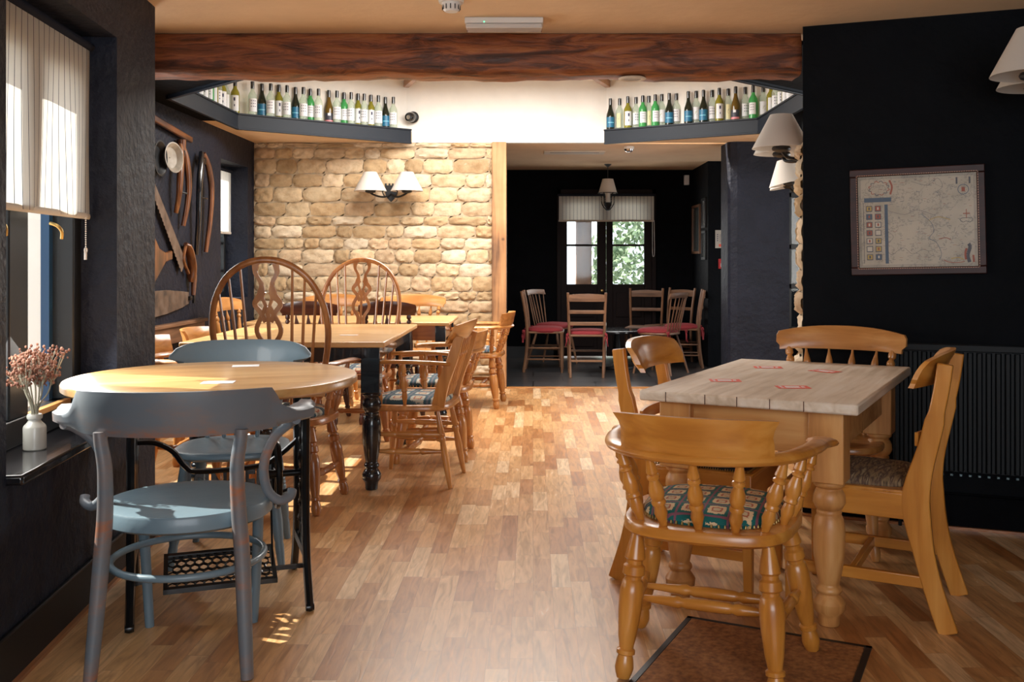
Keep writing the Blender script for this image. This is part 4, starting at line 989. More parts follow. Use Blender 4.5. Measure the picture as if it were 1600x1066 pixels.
# ------------------------------------------------------------------ tables
TURN = [(0, .045), (.03, .045), (.05, .034), (.07, .040), (.10, .046), (.15, .047), (.19, .038), (.20, .032), (.215, .038), (.23, .034), (.26, .041), (.34, .046), (.50, .045), (.64, .036), (.72, .029), (.735, .036), (.76, .038), (.78, .030), (.80, .036), (.84, .047), (.89, .045), (.92, .034), (.94, .032), (1.0, .029)]
def farm_table(label, loc, rz, w, d, ztop, top, body, legm, thick=.032, blk=.092, apron=.11, legk=1.0, blen=.24, knob=None, over=.055, group=None):
    t = thing('farmhouse_table', label, 'table', loc, rz, group)
    a = MB(); a.box(-w/2, w/2, -d/2, d/2, ztop-thick, ztop); a.build('table_top', top, t, bevel=.007)
    ix, iy = w/2-over-blk/2, d/2-over-blk/2
    for sx in (-1, 1):
        for sy in (-1, 1):
            m = MB(); x, y = sx*ix, sy*iy
            m.box(x-blk/2, x+blk/2, y-blk/2, y+blk/2, ztop-thick-blen, ztop-thick)
            m.lathe((x, y, ztop-thick-blen+.001), (x, y, 0), sc_prof(TURN, legk), 24)
            m.build('leg', legm, t, bevel=.005)
    zt = ztop-thick
    m = MB(); m.box(-ix, ix, -iy-.02, -iy+.002, zt-apron, zt); m.box(-ix, ix, iy-.002, iy+.02, zt-apron, zt); m.box(-ix-.02, -ix+.002, -iy, iy, zt-apron, zt); m.box(ix-.002, ix+.02, -iy, iy, zt-apron, zt)
    m.build('apron', body, t, bevel=.002)
    return t
tr = farm_table('scrubbed pine farmhouse table with pale bleached top and four red stickers, on the right', (.987, 3.765, 0), -R(28.4), .738, 1.232, .745, GREYTOP['y'], PIN['x'], PIN['z'], thick=.036, apron=.15, blk=.114, blen=.235, legk=1.12)
# planks: cracks across the end of the top
m = MB()
for x in (-.27, -.13, -.02, .09, .20): m.box(x-.0012, x+.0012, -.6175, -.6155, .711, .744)
m.build('plank_joints', RED['x'], tr)
farm_table('rectangular pine table on dark blue turned legs, middle of the left side', (-1.295, 5.715, 0), 0, 1.06, 1.42, .775, TOPH['x'], NAVYPAINT, NAVYPAINT, thick=.028, blk=.098, blen=.24, legk=1.08, over=.03, apron=.08)
farm_table('far pine table with brown apron before the stone wall', (-1.36, 7.50, 0), 0, 1.50, .86, .745, TOPH['x'], BRN['x'], NAVYPAINT, thick=.026, blk=.075, blen=.22, over=.03)
rz = -R(28.4)
for k, (u, v, ro, w) in enumerate(((1200, 574.5, .10, 'back left'), (1289, 580.5, .9, 'back right, turned askew,'), (1133, 595, .06, 'front left'), (1239, 605.5, .02, 'front right'))):
    pos_flat('table_sticker', 'red and white sticker at the %s of the bleached pine table' % w, 'sticker', u, v, .745, .115, .075, rz*.0-ro, [REDINK, PAPER], 'red stickers on the pine table')
pos_flat('paper_slip', 'small pinkish paper slip on the table with dark blue legs', 'paper', 545, 524, .775, .10, .05, 0, [plain('pale_pink_paper', (.8, .55, .5), .6)])

# ------------------------------------------------------------------ chairs at the right
cap = captains('captain\'s chair with green patterned cushion, nearest chair on the right, on brown mat', 'captain\'s chairs', AMB, KILIM)
cap.location = (.530, 2.89, .006); cap.rotation_euler.z = face(.36, .93)
hv = heavyback('amber scroll-back chair with brown tapestry seat at the right side of bleached table', 'scroll-back chairs', AMB, TAPESTRY)
hv.location = (1.165, 3.44, 0); hv.rotation_euler.z = face(-.88, .474)
DARKPAD = plain('black_leather_pad', (.012, .012, .014), .4)
hv2 = copy_thing(hv, (.675, 3.70, 0), face(.88, -.474), 'amber scroll-back chair with black padded seat at the left side of bleached table', 'scroll-back chairs')
for ch in hv2.children:
    if ch.name.startswith('seat_pad'): ch.data = ch.data.copy(); ch.data.materials[0] = DARKPAD
nm = MB()
for i in range(44):
    for (x, y) in ((-.19+.38*i/43, -.203), (-.197, -.2+.39*i/43), (.197, -.2+.39*i/43)): nm.lathe((x, y, .447), (x, y, .454), [(0, .004), (1, .001)], 5)
nm.build('nail_trim', BRASS, hv2)['kind'] = 'stuff'
sb = scrollback('honey spindle-back chair with long arched crest at far end of bleached table', 'farmhouse spindle chairs', OAK, None, .908, .56)
sb.location = (1.365-.474*.215, 4.325-.88*.215, 0); sb.rotation_euler.z = face(-.474, -.88)

# ------------------------------------------------------------------ chairs at the left
wb = wheelback('big wheelback Windsor armchair directly behind the pale blue chair', 'wheelback armchairs', BRN)
wb.location = (-1.225, 4.78, 0); wb.rotation_euler.z = face(.03, 1)
copy_thing(wb, (-1.215, 6.63, 0), face(0, -1), 'smaller-looking wheelback Windsor armchair beyond the blue-legged table', 'wheelback armchairs')
cv = carver('brown carver armchair with blue patterned cushion at right side of blue-legged table', None, OAK)
cv.location = (-.645, 5.32, 0); cv.rotation_euler.z = face(-1, .12)
capp = captains('low captain\'s chair tucked behind the carver armchair, right of blue-legged table', 'captain\'s chairs', OAK, KILIM2)
capp.location = (-.60, 5.98, 0); capp.rotation_euler.z = face(-1, .02)
copy_thing(capp, (-.47, 8.05, 0), face(-1, .1), 'captain\'s chair by the old timber door post, right end of the far table', 'captain\'s chairs')
copy_thing(capp, (-1.87, 5.43, 0), face(1, 0), 'captain\'s chair half hidden behind the dark pillar, left of blue-legged table', 'captain\'s chairs')
copy_thing(capp, (-1.87, 6.12, 0), face(1, 0), 'captain\'s chair by the tool wall, beyond the one behind the pillar', 'captain\'s chairs')
dk = scrollback('dark mahogany chair at the near side of far table, left of the pair', 'dark chairs at the far table', RED, None, .905, .42, False)
dk.location = (-1.63, 7.28, 0); dk.rotation_euler.z = face(0, 1)
copy_thing(dk, (-1.06, 7.28, 0), face(0, 1), 'dark mahogany chair at the near side of far table, right of the pair', 'dark chairs at the far table')
copy_thing(sb, (-1.03, 8.14, 0), face(0, -1), 'honey spindle-back chair against the stone wall, right of two behind far table', 'farmhouse spindle chairs')
copy_thing(sb, (-1.70, 8.14, 0), face(0, -1), 'honey spindle-back chair against the stone wall, left of two behind far table', 'farmhouse spindle chairs')
copy_thing(sb, (-2.20, 7.62, 0), face(1, -.1), 'honey spindle-back chair at left end of far table, near the small window', 'farmhouse spindle chairs')

# ------------------------------------------------------------------ the far room's circle of chairs
lb = ladderback('ladder-back chair with red cushion, back to us, nearest in the far room', 'ladder-back chairs in the far room', LAD)
lb.location = (.555, 10.08, 0); lb.rotation_euler.z = face(.05, 1)
copy_thing(lb, (.12, 10.52, 0), face(1, -.05), 'ladder-back chair with red cushion facing right, leftmost in the far room', 'ladder-back chairs in the far room')
copy_thing(lb, (1.68, 10.95, 0), face(-1, .12), 'ladder-back chair with red cushion at the right wall of far room', 'ladder-back chairs in the far room')
lb2 = ladderback('ladder-back chair without cushion in front of the double doors', 'ladder-back chairs in the far room', LAD, False, False, 2)
lb2.location = (1.28, 11.18, 0); lb2.rotation_euler.z = face(-.22, -1)
copy_thing(lb2, (1.60, 11.42, 0), face(-.8, -.7), 'ladder-back chair half hidden behind the spindle chair, right of the doors', 'ladder-back chairs in the far room')
sk = stickback('spindle-back chair with red cushion turned left, behind the amber scroll-back chair', 'spindle-back chairs in the far room', LAD)
sk.location = (1.34, 10.32, 0); sk.rotation_euler.z = face(-.75, .55)
copy_thing(sk, (.23, 11.15, 0), face(.85, -.5), 'spindle-back chair with red cushion at back left of the far room', 'spindle-back chairs in the far room')
t = thing('low_round_table', 'low black round table amid the circle of far-room chairs', 'table', (.93, 10.78, 0))
slab(MB(), [(.36*math.cos(2*PI*k/40), .36*math.sin(2*PI*k/40)) for k in range(40)], .40, .43, .006, 0).build('table_top', BLACKGLOSS, t)
MB().lathe((0, 0, .40), (0, 0, .03), [(0, .05), (.1, .03), (.5, .045), (.9, .03), (1, .08)], 16).build('pedestal', BLACK, t)
slab(MB(), [(.2*math.cos(2*PI*k/30), .2*math.sin(2*PI*k/30)) for k in range(30)], 0, .03, .006, 0).build('base', BLACK, t)

# ------------------------------------------------------------------ mat, vase, radiator, picture
MT = Vector((.79, 3.13, 0)); t = thing('door_mat', 'brown coir mat with black rubber edge under the near captain\'s chair', 'mat', (.60, 2.76, 0), -R(26))
MB().box(-.275, .275, -.45, .40, 0, .006).build('pile', MATF, t, bevel=.003)
m = MB(); m.box(-.295, -.275, -.47, .42, 0, .005); m.box(.275, .295, -.47, .42, 0, .005); m.box(-.295, .295, .40, .42, 0, .005); m.box(-.295, .295, -.47, -.45, 0, .005); m.build('rubber_edge', BLACK, t, bevel=.002)

vb = W(3.155, .075, ZS+.03); t = thing('stoneware_vase', 'small pale stoneware bottle vase on the near left window sill', 'vase', vb)
MB().lathe((0, 0, 0), (0, 0, .114), [(0, .031), (.03, .0345), (.62, .0345), (.68, .032), (.78, .021), (.83, .0185), (.86, .0185), (.87, .0225), (.95, .024), (1.0, .021)], 28).build('vessel', CERAMIC, t)
t = thing('dried_flowers', 'bunch of dried reddish flowers standing in the stoneware vase', 'flowers', (vb[0], vb[1], vb[2]))
rnd = random.Random(4); stems = MB(); buds = MB()
for k in range(9):
    a = k*2.4; r1 = .012+.01*(k % 3)
    top = Vector((r1*1.7*math.cos(a)-.004, r1*1.7*math.sin(a), .21+.03*rnd.random()))
    stems.tube(cr([(0.006*math.cos(a), .006*math.sin(a), .03), (.010*math.cos(a), .010*math.sin(a), .13), (r1*math.cos(a)*1.2, r1*math.sin(a)*1.2, .18), tuple(top)], 4), .0028, 6)
    for q in range(17):
        e = top+Vector((max(-.04, min(.035, rnd.gauss(-.004, .022))), max(-.035, min(.035, rnd.gauss(0, .022))), rnd.uniform(.0, .09))); 
        stems.tube(cr([tuple(top-Vector((0, 0, .02))), tuple((top+e)/2+Vector((0, 0, -.006))), tuple(e)], 3), .0011, 4)
        for b in range(5):
            c = e+Vector((rnd.gauss(0, .009), rnd.gauss(0, .009), rnd.gauss(0, .008))); s = rnd.uniform(.003, .0058)
            buds.lathe(c-Vector((0, 0, s)), c+Vector((0, 0, s)), [(0, s*.3), (.3, s*.9), (.7, s*.9), (1, s*.3)], 6)
stems.build('stems', STEM, t); buds.build('buds', SEED, t)['kind'] = 'stuff'

t = thing('radiator', 'long dark column radiator on the navy wall below the framed map', 'radiator', (0, 0, 0))
RS0, RS1, RZ0, RZ1 = .40, .975, .24, .825
m = MB(); mwbox(m, RS0, RS1, .03, .055, RZ0+.02, RZ1-.03); s = RS0
DRAD = plain('dark_radiator_paint', (.0022, .004, .006), .5, spec=.25)
while s < RS1-.01:
    m.prism([MWp(s+.004, .055, RZ0+.025), MWp(s+.010, .068, RZ0+.025), MWp(s+.026, .068, RZ0+.025), MWp(s+.032, .055, RZ0+.025)], (0, 0, RZ1-RZ0-.06)); s += .0375
m.build('panel', DRAD, t, bevel=.002)
m = MB(); mwbox(m, RS0, RS1, .02, .072, RZ1-.028, RZ1-.010); mwbox(m, RS0, RS1, .068, .074, RZ1-.03, RZ1); mwbox(m, RS0, RS1, .018, .024, RZ1-.03, RZ1); m.build('top_grille', DRAD, t, bevel=.003)
m = MB(); s = RS0+.012
GLINT = plain('groove_glint_paint', (.10, .17, .20), .25, coat=.5)  # pale colour painted for light caught at the groove bottoms
while s < RS1-.01:
    mwbox(m, s, s+.012, .052, .066, RZ0+.004, RZ0+.014); s += .0375
m.build('groove_glints', GLINT, t, bevel=.002)
m = MB(); m.tube([tuple(MWp(.43, .045, .24)), tuple(MWp(.43, .045, .0))], .008, 8, up=(0, 1, 0)); m.tube([tuple(MWp(.95, .045, .24)), tuple(MWp(.95, .045, .0))], .008, 8, up=(0, 1, 0)); m.build('pipe', DRAD, t)

def map_mat():
    q = NT('antique_map_paper'); tc = q.new('ShaderNodeTexCoord')
    n = q.new('ShaderNodeTexNoise'); n.inputs['Scale'].default_value = 7; n.inputs['Detail'].default_value = 8; q.link(tc.outputs['Object'], n.inputs['Vector'])
    c = ramp(q, n.outputs[0], [(.35, (.42, .36, .27)), (.5, (.50, .43, .33)), (.65, (.55, .47, .36))])
    # river and border lines
    d = q.new('ShaderNodeMath', operation='ABSOLUTE'); s = q.new('ShaderNodeMath', operation='SUBTRACT'); s.inputs[1].default_value = .5
    n2 = q.new('ShaderNodeTexNoise'); n2.inputs['Scale'].default_value = 9; n2.inputs['Detail'].default_value = 7; n2.inputs['Roughness'].default_value = .7; q.link(tc.outputs['Object'], n2.inputs['Vector'])
    q.link(n2.outputs[0], s.inputs[0]); q.link(s.outputs[0], d.inputs[0]); l = q.new('ShaderNodeMath', operation='LESS_THAN'); l.inputs[1].default_value = .006; q.link(d.outputs[0], l.inputs[0])
    k = q.new('ShaderNodeMath', operation='MULTIPLY'); k.inputs[1].default_value = .6; q.link(l.outputs[0], k.inputs[0])
    mx = q.new('ShaderNodeMix', data_type='RGBA'); q.link(k.outputs[0], mx.inputs[0]); q.link(c, mx.inputs[6]); mx.inputs[7].default_value = (.12, .11, .12, 1)
    q.link(mx.outputs[2], q.b.inputs['Base Color']); q.val('Roughness', .6); q.val('Coat Weight', .15); q.val('Coat Roughness', .2); return q.m
# framed map: local x to the right along the wall, z up
t = thing('framed_map', 'antique county map in a dark red moulded frame on the navy wall', 'picture')
mid = MWp(.500, .016, 1.376); t.location = mid; t.rotation_euler = (0, -R(1.2), math.atan2(AD.y, AD.x))
fw, fh = .284, .243
FR = wood3('mahogany_frame', (.015, .004, .003), (.035, .007, .005), (.06, .012, .008), rough=.5, coat=0)
m = MB()
for (x0, x1, z0, z1) in ((-fw, fw, fh-.035, fh), (-fw, fw, -fh, -fh+.035), (-fw, -fw+.035, -fh+.035, fh-.035), (fw-.035, fw, -fh+.035, fh-.035)): m.box(x0, x1, -.012, .012, z0, z1)
m.build('frame', FR['x'], t, bevel=.004)
m = MB()
for i in range(52): x = -fw+.035+i*(2*fw-.07)/51; m.box(x-.0035, x+.0035, -.0145, -.012, fh-.031, fh-.028); m.box(x-.0035, x+.0035, -.0145, -.012, -fh+.028, -fh+.031)
for i in range(38): z = -fh+.035+i*(2*fh-.07)/37; m.box(-fw+.028, -fw+.031, -.0145, -.012, z-.0035, z+.0035); m.box(fw-.031, fw-.028, -.0145, -.012, z-.0035, z+.0035)
m.build('beading', plain('worn_gilt', (.45, .22, .12), .4), t)
pw, ph = fw-.034, fh-.034
mapo = MB().box(-pw, pw, -.002, .002, -ph, ph).build('map_sheet', map_mat(), t, smooth=0)
inks = {'g': plain('grey_ink', (.12, .12, .14), .6), 'r': plain('brick_ink', (.38, .12, .08), .6), 'b': plain('slate_ink', (.10, .14, .20), .6), 'y': plain('ochre_ink', (.5, .36, .12), .6), 'w': plain('cream_ink', (.6, .54, .45), .6)}
names = list(inks); m = MB(); rnd = random.Random(9)
def ink(k, x0, x1, z0, z1, d=-.0026): m.mi = names.index(k); m.box(x0, x1, d, -.002, z0, z1)
def mline(k, pts, w=.0012):
    m.mi = names.index(k); P = cr([(x, -.0026, z) for x, z in pts], 4)
    for a_, b_ in zip(P, P[1:]): m.bar(a_, b_, .001, w, up=(0, 0, 1) if abs((b_-a_).x) > abs((b_-a_).z) else (1, 0, 0))
for e in (.006, .011):      # neat-line border
    ink('g', -pw+e, pw-e, ph-e-.001, ph-e); ink('g', -pw+e, pw-e, -ph+e, -ph+e+.001); ink('g', -pw+e, -pw+e+.001, -ph+e, ph-e); ink('g', pw-e-.001, pw-e, -ph+e, ph-e)
cx0 = -pw+.022
ink('b', cx0+.092, cx0+.106, -ph+.018, ph-.13); ink('b', cx0+.005, cx0+.122, ph-.118, ph-.098); ink('g', cx0, cx0+.002, -ph+.02, ph-.12)
for k in range(12): a_ = k*PI/6; mline('r' if k % 2 else 'g', [(cx0+.07+.038*math.cos(a_), ph-.055+.026*math.sin(a_)), (cx0+.07+.046*math.cos(a_+.3), ph-.055+.034*math.sin(a_+.3)), (cx0+.07+.038*math.cos(a_+.5), ph-.055+.028*math.sin(a_+.5))], .003)
mline('r', [(cx0+.115, ph-.02), (cx0+.126, ph-.05), (cx0+.118, ph-.085)], .008)
for r_ in range(7):
    for c_ in range(2):
        x = cx0+.012+c_*.038; z = -ph+.035+r_*.037; ink('g', x, x+.027, z, z+.027, -.0024); ink(['y', 'r', 'w', 'b', 'w', 'y', 'r'][(r_*2+c_*3) % 7], x+.003, x+.024, z+.004, z+.024, -.0028)
        ink(['g', 'w', 'r'][(r_+c_) % 3], x+.010, x+.017, z+.008, z+.020, -.003)
for k in range(16): a_ = k*PI/8; mline('b', [(pw-.055+.022*math.cos(a_), ph-.075+.022*math.sin(a_)), (pw-.055+.022*math.cos(a_+.4), ph-.075+.022*math.sin(a_+.4))], .0025)
ink('r', pw-.062, pw-.048, ph-.085, ph-.065); ink('g', pw-.085, pw-.078, ph-.05, ph-.02); ink('g', pw-.032, pw-.025, ph-.05, ph-.02)
ink('r', pw-.046, pw-.043, .005, .045); ink('r', pw-.058, pw-.030, .024, .028); mline('g', [(pw-.072, 0), (pw-.06, -.012), (pw-.045, -.008), (pw-.03, -.013), (pw-.018, 0), (pw-.03, .006), (pw-.06, .006), (pw-.072, 0)], .002)
# figures by the cartouche scale, lower right
mline('g', [(pw-.035, -ph+.018), (pw-.042, -ph+.05), (pw-.032, -ph+.085), (pw-.038, -ph+.10)], .014); mline('r', [(pw-.05, -ph+.03), (pw-.052, -ph+.06), (pw-.046, -ph+.08)], .009); mline('r', [(pw-.018, -ph+.018), (pw-.020, -ph+.05)], .008)
mline('r', [(pw-.14, -ph+.030), (pw-.12, -ph+.020), (pw-.08, -ph+.017), (pw-.055, -ph+.022)], .003); mline('y', [(pw-.11, -ph+.035), (pw-.08, -ph+.04), (pw-.06, -ph+.03)], .004)
mline('g', [(-.02, ph-.03), (.05, ph-.05), (.09, ph-.02), (.11, ph-.06), (.07, ph-.09)]); mline('b', [(.02, .03), (.06, -.01), (.07, -.05), (.05, -.08), (.08, -.10), (.10, -.15), (.09, -ph+.03)], .0018); mline('g', [(-.13, -.04), (-.10, -.07), (-.13, -.11), (-.11, -.15), (-.06, -.12), (-.02, -.15), (.02, -.13), (.05, -.14)])
mline('g', [(-.12, .05), (-.05, .03), (.0, .05), (.08, .02)]); mline('y', [(.05, -.0), (.09, .015), (.14, .0)], .003); mline('r', [(.09, -.085), (.12, -.08), (.14, -.09)], .003)
for k in range(260):
    x = rnd.uniform(-.16, pw-.03); z = rnd.uniform(-ph+.02, ph-.02); L = rnd.uniform(.004, .016); ink(rnd.choice('ggbrg'), x, x+L, z, z+.0011)
m.build('map_print', [inks[k] for k in names], mapo, smooth=0)

# ------------------------------------------------------------------ wall lamps
def shade(parent, x, y, z, r0=.15, r1=.058, h=.175, name='lamp_shade', tiltx=0):
    m = MB(); n = 40; vs = []; fs = []
    for rr, zz in ((r0, 0), (r1, h), (r1-.002, h), (r0-.002, 0)):
        for k in range(n): vs.append((rr*math.cos(2*PI*k/n), rr*math.sin(2*PI*k/n), zz))
    for i in range(3):
        for k in range(n): fs.append((i*n+k, i*n+(k+1) % n, (i+1)*n+(k+1) % n, (i+1)*n+k))
    m.add(vs, fs)
    o = m.build(name, SHADE, parent, smooth=60); o.location = (x, y, z); o.rotation_euler = (tiltx, 0, 0); return o
def sconce(label, loc, rz, gap=.168, castle=True, zsh=0.0, tilt_=0):
    """local: wall at y=0, room towards -Y"""
    t = thing('twin_wall_lamp', label, 'lamp', loc, rz, 'twin wall lamps')
    m = MB(); s = .040
    poly = [(-.05, .085), (-.05, .11), (-.036, .11), (-.036, .095), (-.020, .095), (-.020, .11), (-.007, .11), (-.007, .095), (.007, .095), (.007, .11), (.020, .11), (.020, .095), (.036, .095), (.036, .11), (.05, .11), (.05, .085), (.048, .04), (.03, .0), (0, -.03), (-.03, .0), (-.048, .04)]
    m.prism([(x*1.15, -.014, z*1.25-.02) for x, z in poly], (0, .014, 0)); m.build('wall_plate', BLACK, t, bevel=.002)
    for sx in (-1, 1):
        a = MB(); a.tube(cr([(0, -.02, .02), (sx*.05, -.07, -.012), (sx*.11, -.13, -.008), (sx*gap, -.155, .02), (sx*gap, -.16, .05)], 6), (.009, .009), 8, up=(0, 1, .1))
        a.tube(cr([(sx*.05, -.07, -.012), (sx*.07, -.08, .035), (sx*.045, -.07, .05), (sx*.04, -.065, .03)], 5), .005, 6, up=(0, 1, .1))
        a.lathe((sx*gap, -.16, .015), (sx*gap, -.16, .045), [(0, .02), (.3, .045), (.6, .05), (1, .045)], 14)
        a.tube(cr([(sx*(gap-.03), -.16, .04), (sx*(gap-.075), -.16, .055), (sx*(gap-.085), -.16, .09), (sx*(gap-.065), -.16, .095)], 5), .0045, 6, up=(0, 1, .1))
        a.build('arm', BLACK, t)
        MB().lathe((sx*gap, -.16, .045), (sx*gap, -.16, .12), [(0, .012), (1, .012)], 12).build('candle_tube', CREAM, t)
        MB().lathe((sx*gap, -.16, .12), (sx*gap, -.16, .17), [(0, .012), (.3, .02), (.7, .018), (1, .006)], 12).build('bulb', PAPER, t)
        shade(t, sx*gap, -.16, .035+zsh, tiltx=tilt_)
    return t
sc1 = sconce('black twin wall lamp with two white shades on the stone wall', (-1.325, 9.085, 1.795), 0)
sconce('twin wall lamp with big cream shade beside the navy wall edge', (1.482, 5.16, 1.745), -R(104.5), gap=.14)
sconce('twin wall lamp with tilted cream shade, lower and further down the passage', (2.04, 7.10, 1.715), -R(104.5), gap=.14, tilt_=.2)
sconce('twin wall lamp cut off by the right picture edge, high above the map', (2.07, 3.66, 1.85), -R(120), gap=.15)
# pendant of the far room
t = thing('pendant_lamp', 'hanging lamp with cream shade and black iron cage before the double doors', 'lamp', (.86, 11.2, 0))
shade(t, 0, 0, 1.965, .108, .062, .165)
a = MB(); a.tube([(0, 0, ZC), (0, 0, 2.12)], .004, 6, up=(0, 1, 0)); a.lathe((0, 0, ZC), (0, 0, ZC-.03), [(0, .045), (1, .012)], 12); a.build('suspension', BLACK, t)
a = MB()
for k in range(6): an = k*PI/3; a.tube(cr([(.11*math.cos(an), .11*math.sin(an), 1.97), (.075*math.cos(an), .075*math.sin(an), 1.93), (.070*math.cos(an), .070*math.sin(an), 1.85), (.03*math.cos(an), .03*math.sin(an), 1.785), (0, 0, 1.765)], 4), .006, 6)
a.tube([(.11*math.cos(k*PI/12), .11*math.sin(k*PI/12), 1.968) for k in range(24)], .005, 6, closed=True)
a.lathe((0, 0, 1.86), (0, 0, 1.76), [(0, .035), (.3, .045), (.8, .018), (1, .004)], 12); a.build('cage', BLACK, t)
MB().lathe((0, 0, 1.86), (0, 0, 1.98), [(0, .03), (1, .03)], 12).build('candle_tube', CREAM, t)

# ------------------------------------------------------------------ ceiling and wall fittings
t = thing('emergency_light', 'rectangular emergency light on the front ceiling above the beam', 'light', (-.132, 4.46, ZC))
MB().box(-.178, .178, -.055, .055, -.026, 0).build('housing', WHITE, t, bevel=.003)
m = MB(); m.box(-.174, .174, -.05, .05, -.048, -.026); m.build('diffuser', plain('clear_ribbed_plastic', (.62, .60, .58), .15, coat=.5), t, bevel=.006)
MB().lathe((-.09, -.056, -.022), (-.09, -.059, -.022), [(0, .003), (1, .002)], 8).build('indicator', plain('green_led', (0, .5, .2), emit=(.1, 1, .4), es=2), t)
t = thing('smoke_detector', 'white round smoke detector on the front ceiling, cut by the top edge', 'detector', (-.345, 4.10, ZC))
MB().lathe((0, 0, 0), (0, 0, -.018), [(0, .055), (1, .052)], 24).build('base', WHITE, t)
MB().lathe((0, 0, -.018), (0, 0, -.055), [(0, .040), (.3, .038), (.8, .034), (1, .026)], 24).build('sensor_cap', WHITE, t)
m = MB()
for k in range(12): an = k*PI/6; m.box(.037*math.cos(an)-.002, .037*math.cos(an)+.002, .037*math.sin(an)-.002, .037*math.sin(an)+.002, -.048, -.028)
m.build('vents', BLACK, t)
t = thing('downlight_ring', 'pale oval fitting ring on the underside of the beam', 'light', (.487, 4.78, 2.090))
m = MB(); m.tube([(.055*math.cos(k*PI/16), .055*math.sin(k*PI/16), 0) for k in range(32)], (.014, .006), 8, closed=True); m.build('ring', CREAM, t)
MB().lathe((0, 0, .004), (0, 0, -.003), [(0, .042), (1, .042)], 20).build('lamp_face', ZINC, t)
t = thing('security_camera', 'small round black security camera on the white wall above the doorway', 'camera', (-1.125, 9.125, 2.535))
MB().lathe((0, 0, 0), (0, -.03, 0), [(0, .05), (.5, .055), (1, .04)], 20).build('mount', BLACK, t)
MB().lathe((-.0, -.03, 0), (-.035, -.10, -.012), [(0, .035), (.3, .048), (.8, .045), (1, .036)], 20).build('camera_head', BLACKGLOSS, t)
MB().lathe((-.034, -.099, -.0118), (-.037, -.104, -.0125), [(0, .022), (1, .018)], 16).build('lens', ZINC, t)
t = thing('ceiling_vent', 'long slotted air vent in the far-room ceiling', 'vent', (.42, 9.93, ZC))
MB().box(-.31, .31, -.13, .13, -.012, 0).build('frame', CREAM, t, bevel=.003)
m = MB(); m.box(-.25, .25, -.06, -.03, -.0135, -.012); m.build('slot', BLACK, t)
t = thing('occupancy_sensor', 'round white detector on the far-room ceiling right of the vent', 'detector', (.93, 9.45, ZC))
MB().lathe((0, 0, 0), (0, 0, -.025), [(0, .05), (1, .05)], 20).build('base', WHITE, t); MB().lathe((0, 0, -.025), (0, 0, -.055), [(0, .045), (.6, .04), (1, .022)], 20).build('sensor_dome', CHROME, t)
t = thing('motion_sensor', 'small white motion sensor high in the far-room corner', 'detector', (1.87, 11.86, 2.17)); MB().box(-.03, .03, -.03, .03, -.06, .06).build('body', WHITE, t, bevel=.006)
def wallframe(name, label, y0, y1, z0, z1, fm, glass):
    t = thing(name, label, 'picture'); x = 1.95; m = MB(); w = .03
    m.box(x-.022, x, y0, y1, z0, z0+w); m.box(x-.022, x, y0, y1, z1-w, z1); m.box(x-.022, x, y0, y0+w, z0+w, z1-w); m.box(x-.022, x, y1-w, y1, z0+w, z1-w); m.build('frame', fm, t, bevel=.003)
    MB().box(x-.008, x-.001, y0+w, y1-w, z0+w, z1-w).build('print', glass, t)
PRG = plain('dim_print', (.10, .12, .12), .25, coat=.5); PRB = plain('pale_print', (.22, .24, .25), .25, coat=.5)
wallframe('picture_frame', 'tall wooden picture frame on the far-room right wall', 11.30, 11.84, 1.27, 1.85, LAD['z'], PRG)
wallframe('picture_frame', 'upper of two dark picture frames on the far-room right wall', 10.92, 11.18, 1.56, 1.90, BLACK, PRB)
wallframe('picture_frame', 'lower of two dark picture frames on the far-room right wall', 10.92, 11.18, 1.20, 1.53, BLACK, PRG)
# notice and call sign on the short wall of the far room
def textobj(body, size, mat, parent, loc, sx=1):
    cu = bpy.data.curves.new('lettering', 'FONT'); cu.body = body; cu.size = size; cu.extrude = .0004; cu.materials.append(mat)
    o = bpy.data.objects.new('lettering', cu); sc.collection.objects.link(o); o.parent = parent; o.location = loc; o.rotation_euler = (PI/2, 0, 0); o.scale = (sx, 1, 1); return o
t = thing('wall_notice', 'white fire action notice with red band beside the far-room doorway', 'notice', (2.12, 10.845, 1.43))
INK = plain('dark_blue_ink', (.02, .03, .12), .6)
m = MB(); m.box(-.09, .09, -.004, 0, -.10, .10); m.build('board', plain('notice_white', (.5, .47, .42), .5), t)
m = MB(); m.lathe((0, -.004, .075), (0, -.006, .075), [(0, .014), (1, .014)], 12)
for k in range(4): m.box(-.07, -.058, -.006, -.004, .045-k*.022, .055-k*.022)
for k in range(7): m.box(-.045, .07-.01*(k % 3), -.0055, -.004, .048-k*.013, .051-k*.013)
m.build('print', INK, t); MB().box(-.05, .085, -.006, -.004, -.085, -.055).build('red_band', REDINK, t)
t = thing('call_point_sign', 'red fire call point sign with white hand below the notice', 'sign', (2.13, 10.845, 1.155))
RS = plain('sign_red', (.45, .012, .015), .4)
MB().box(-.065, .065, -.005, 0, -.055, .055).build('plate', RS, t, bevel=.003)
m = MB(); m.box(-.04, -.015, -.007, -.005, -.035, .005); m.box(-.036, -.029, -.007, -.005, .005, .035); m.box(-.026, -.020, -.007, -.005, .005, .018); m.lathe((.025, -.005, .012), (.025, -.007, .012), [(0, .014), (1, .014)], 12); m.box(.015, .035, -.007, -.005, -.035, -.015); m.build('symbol', PAPER, t)

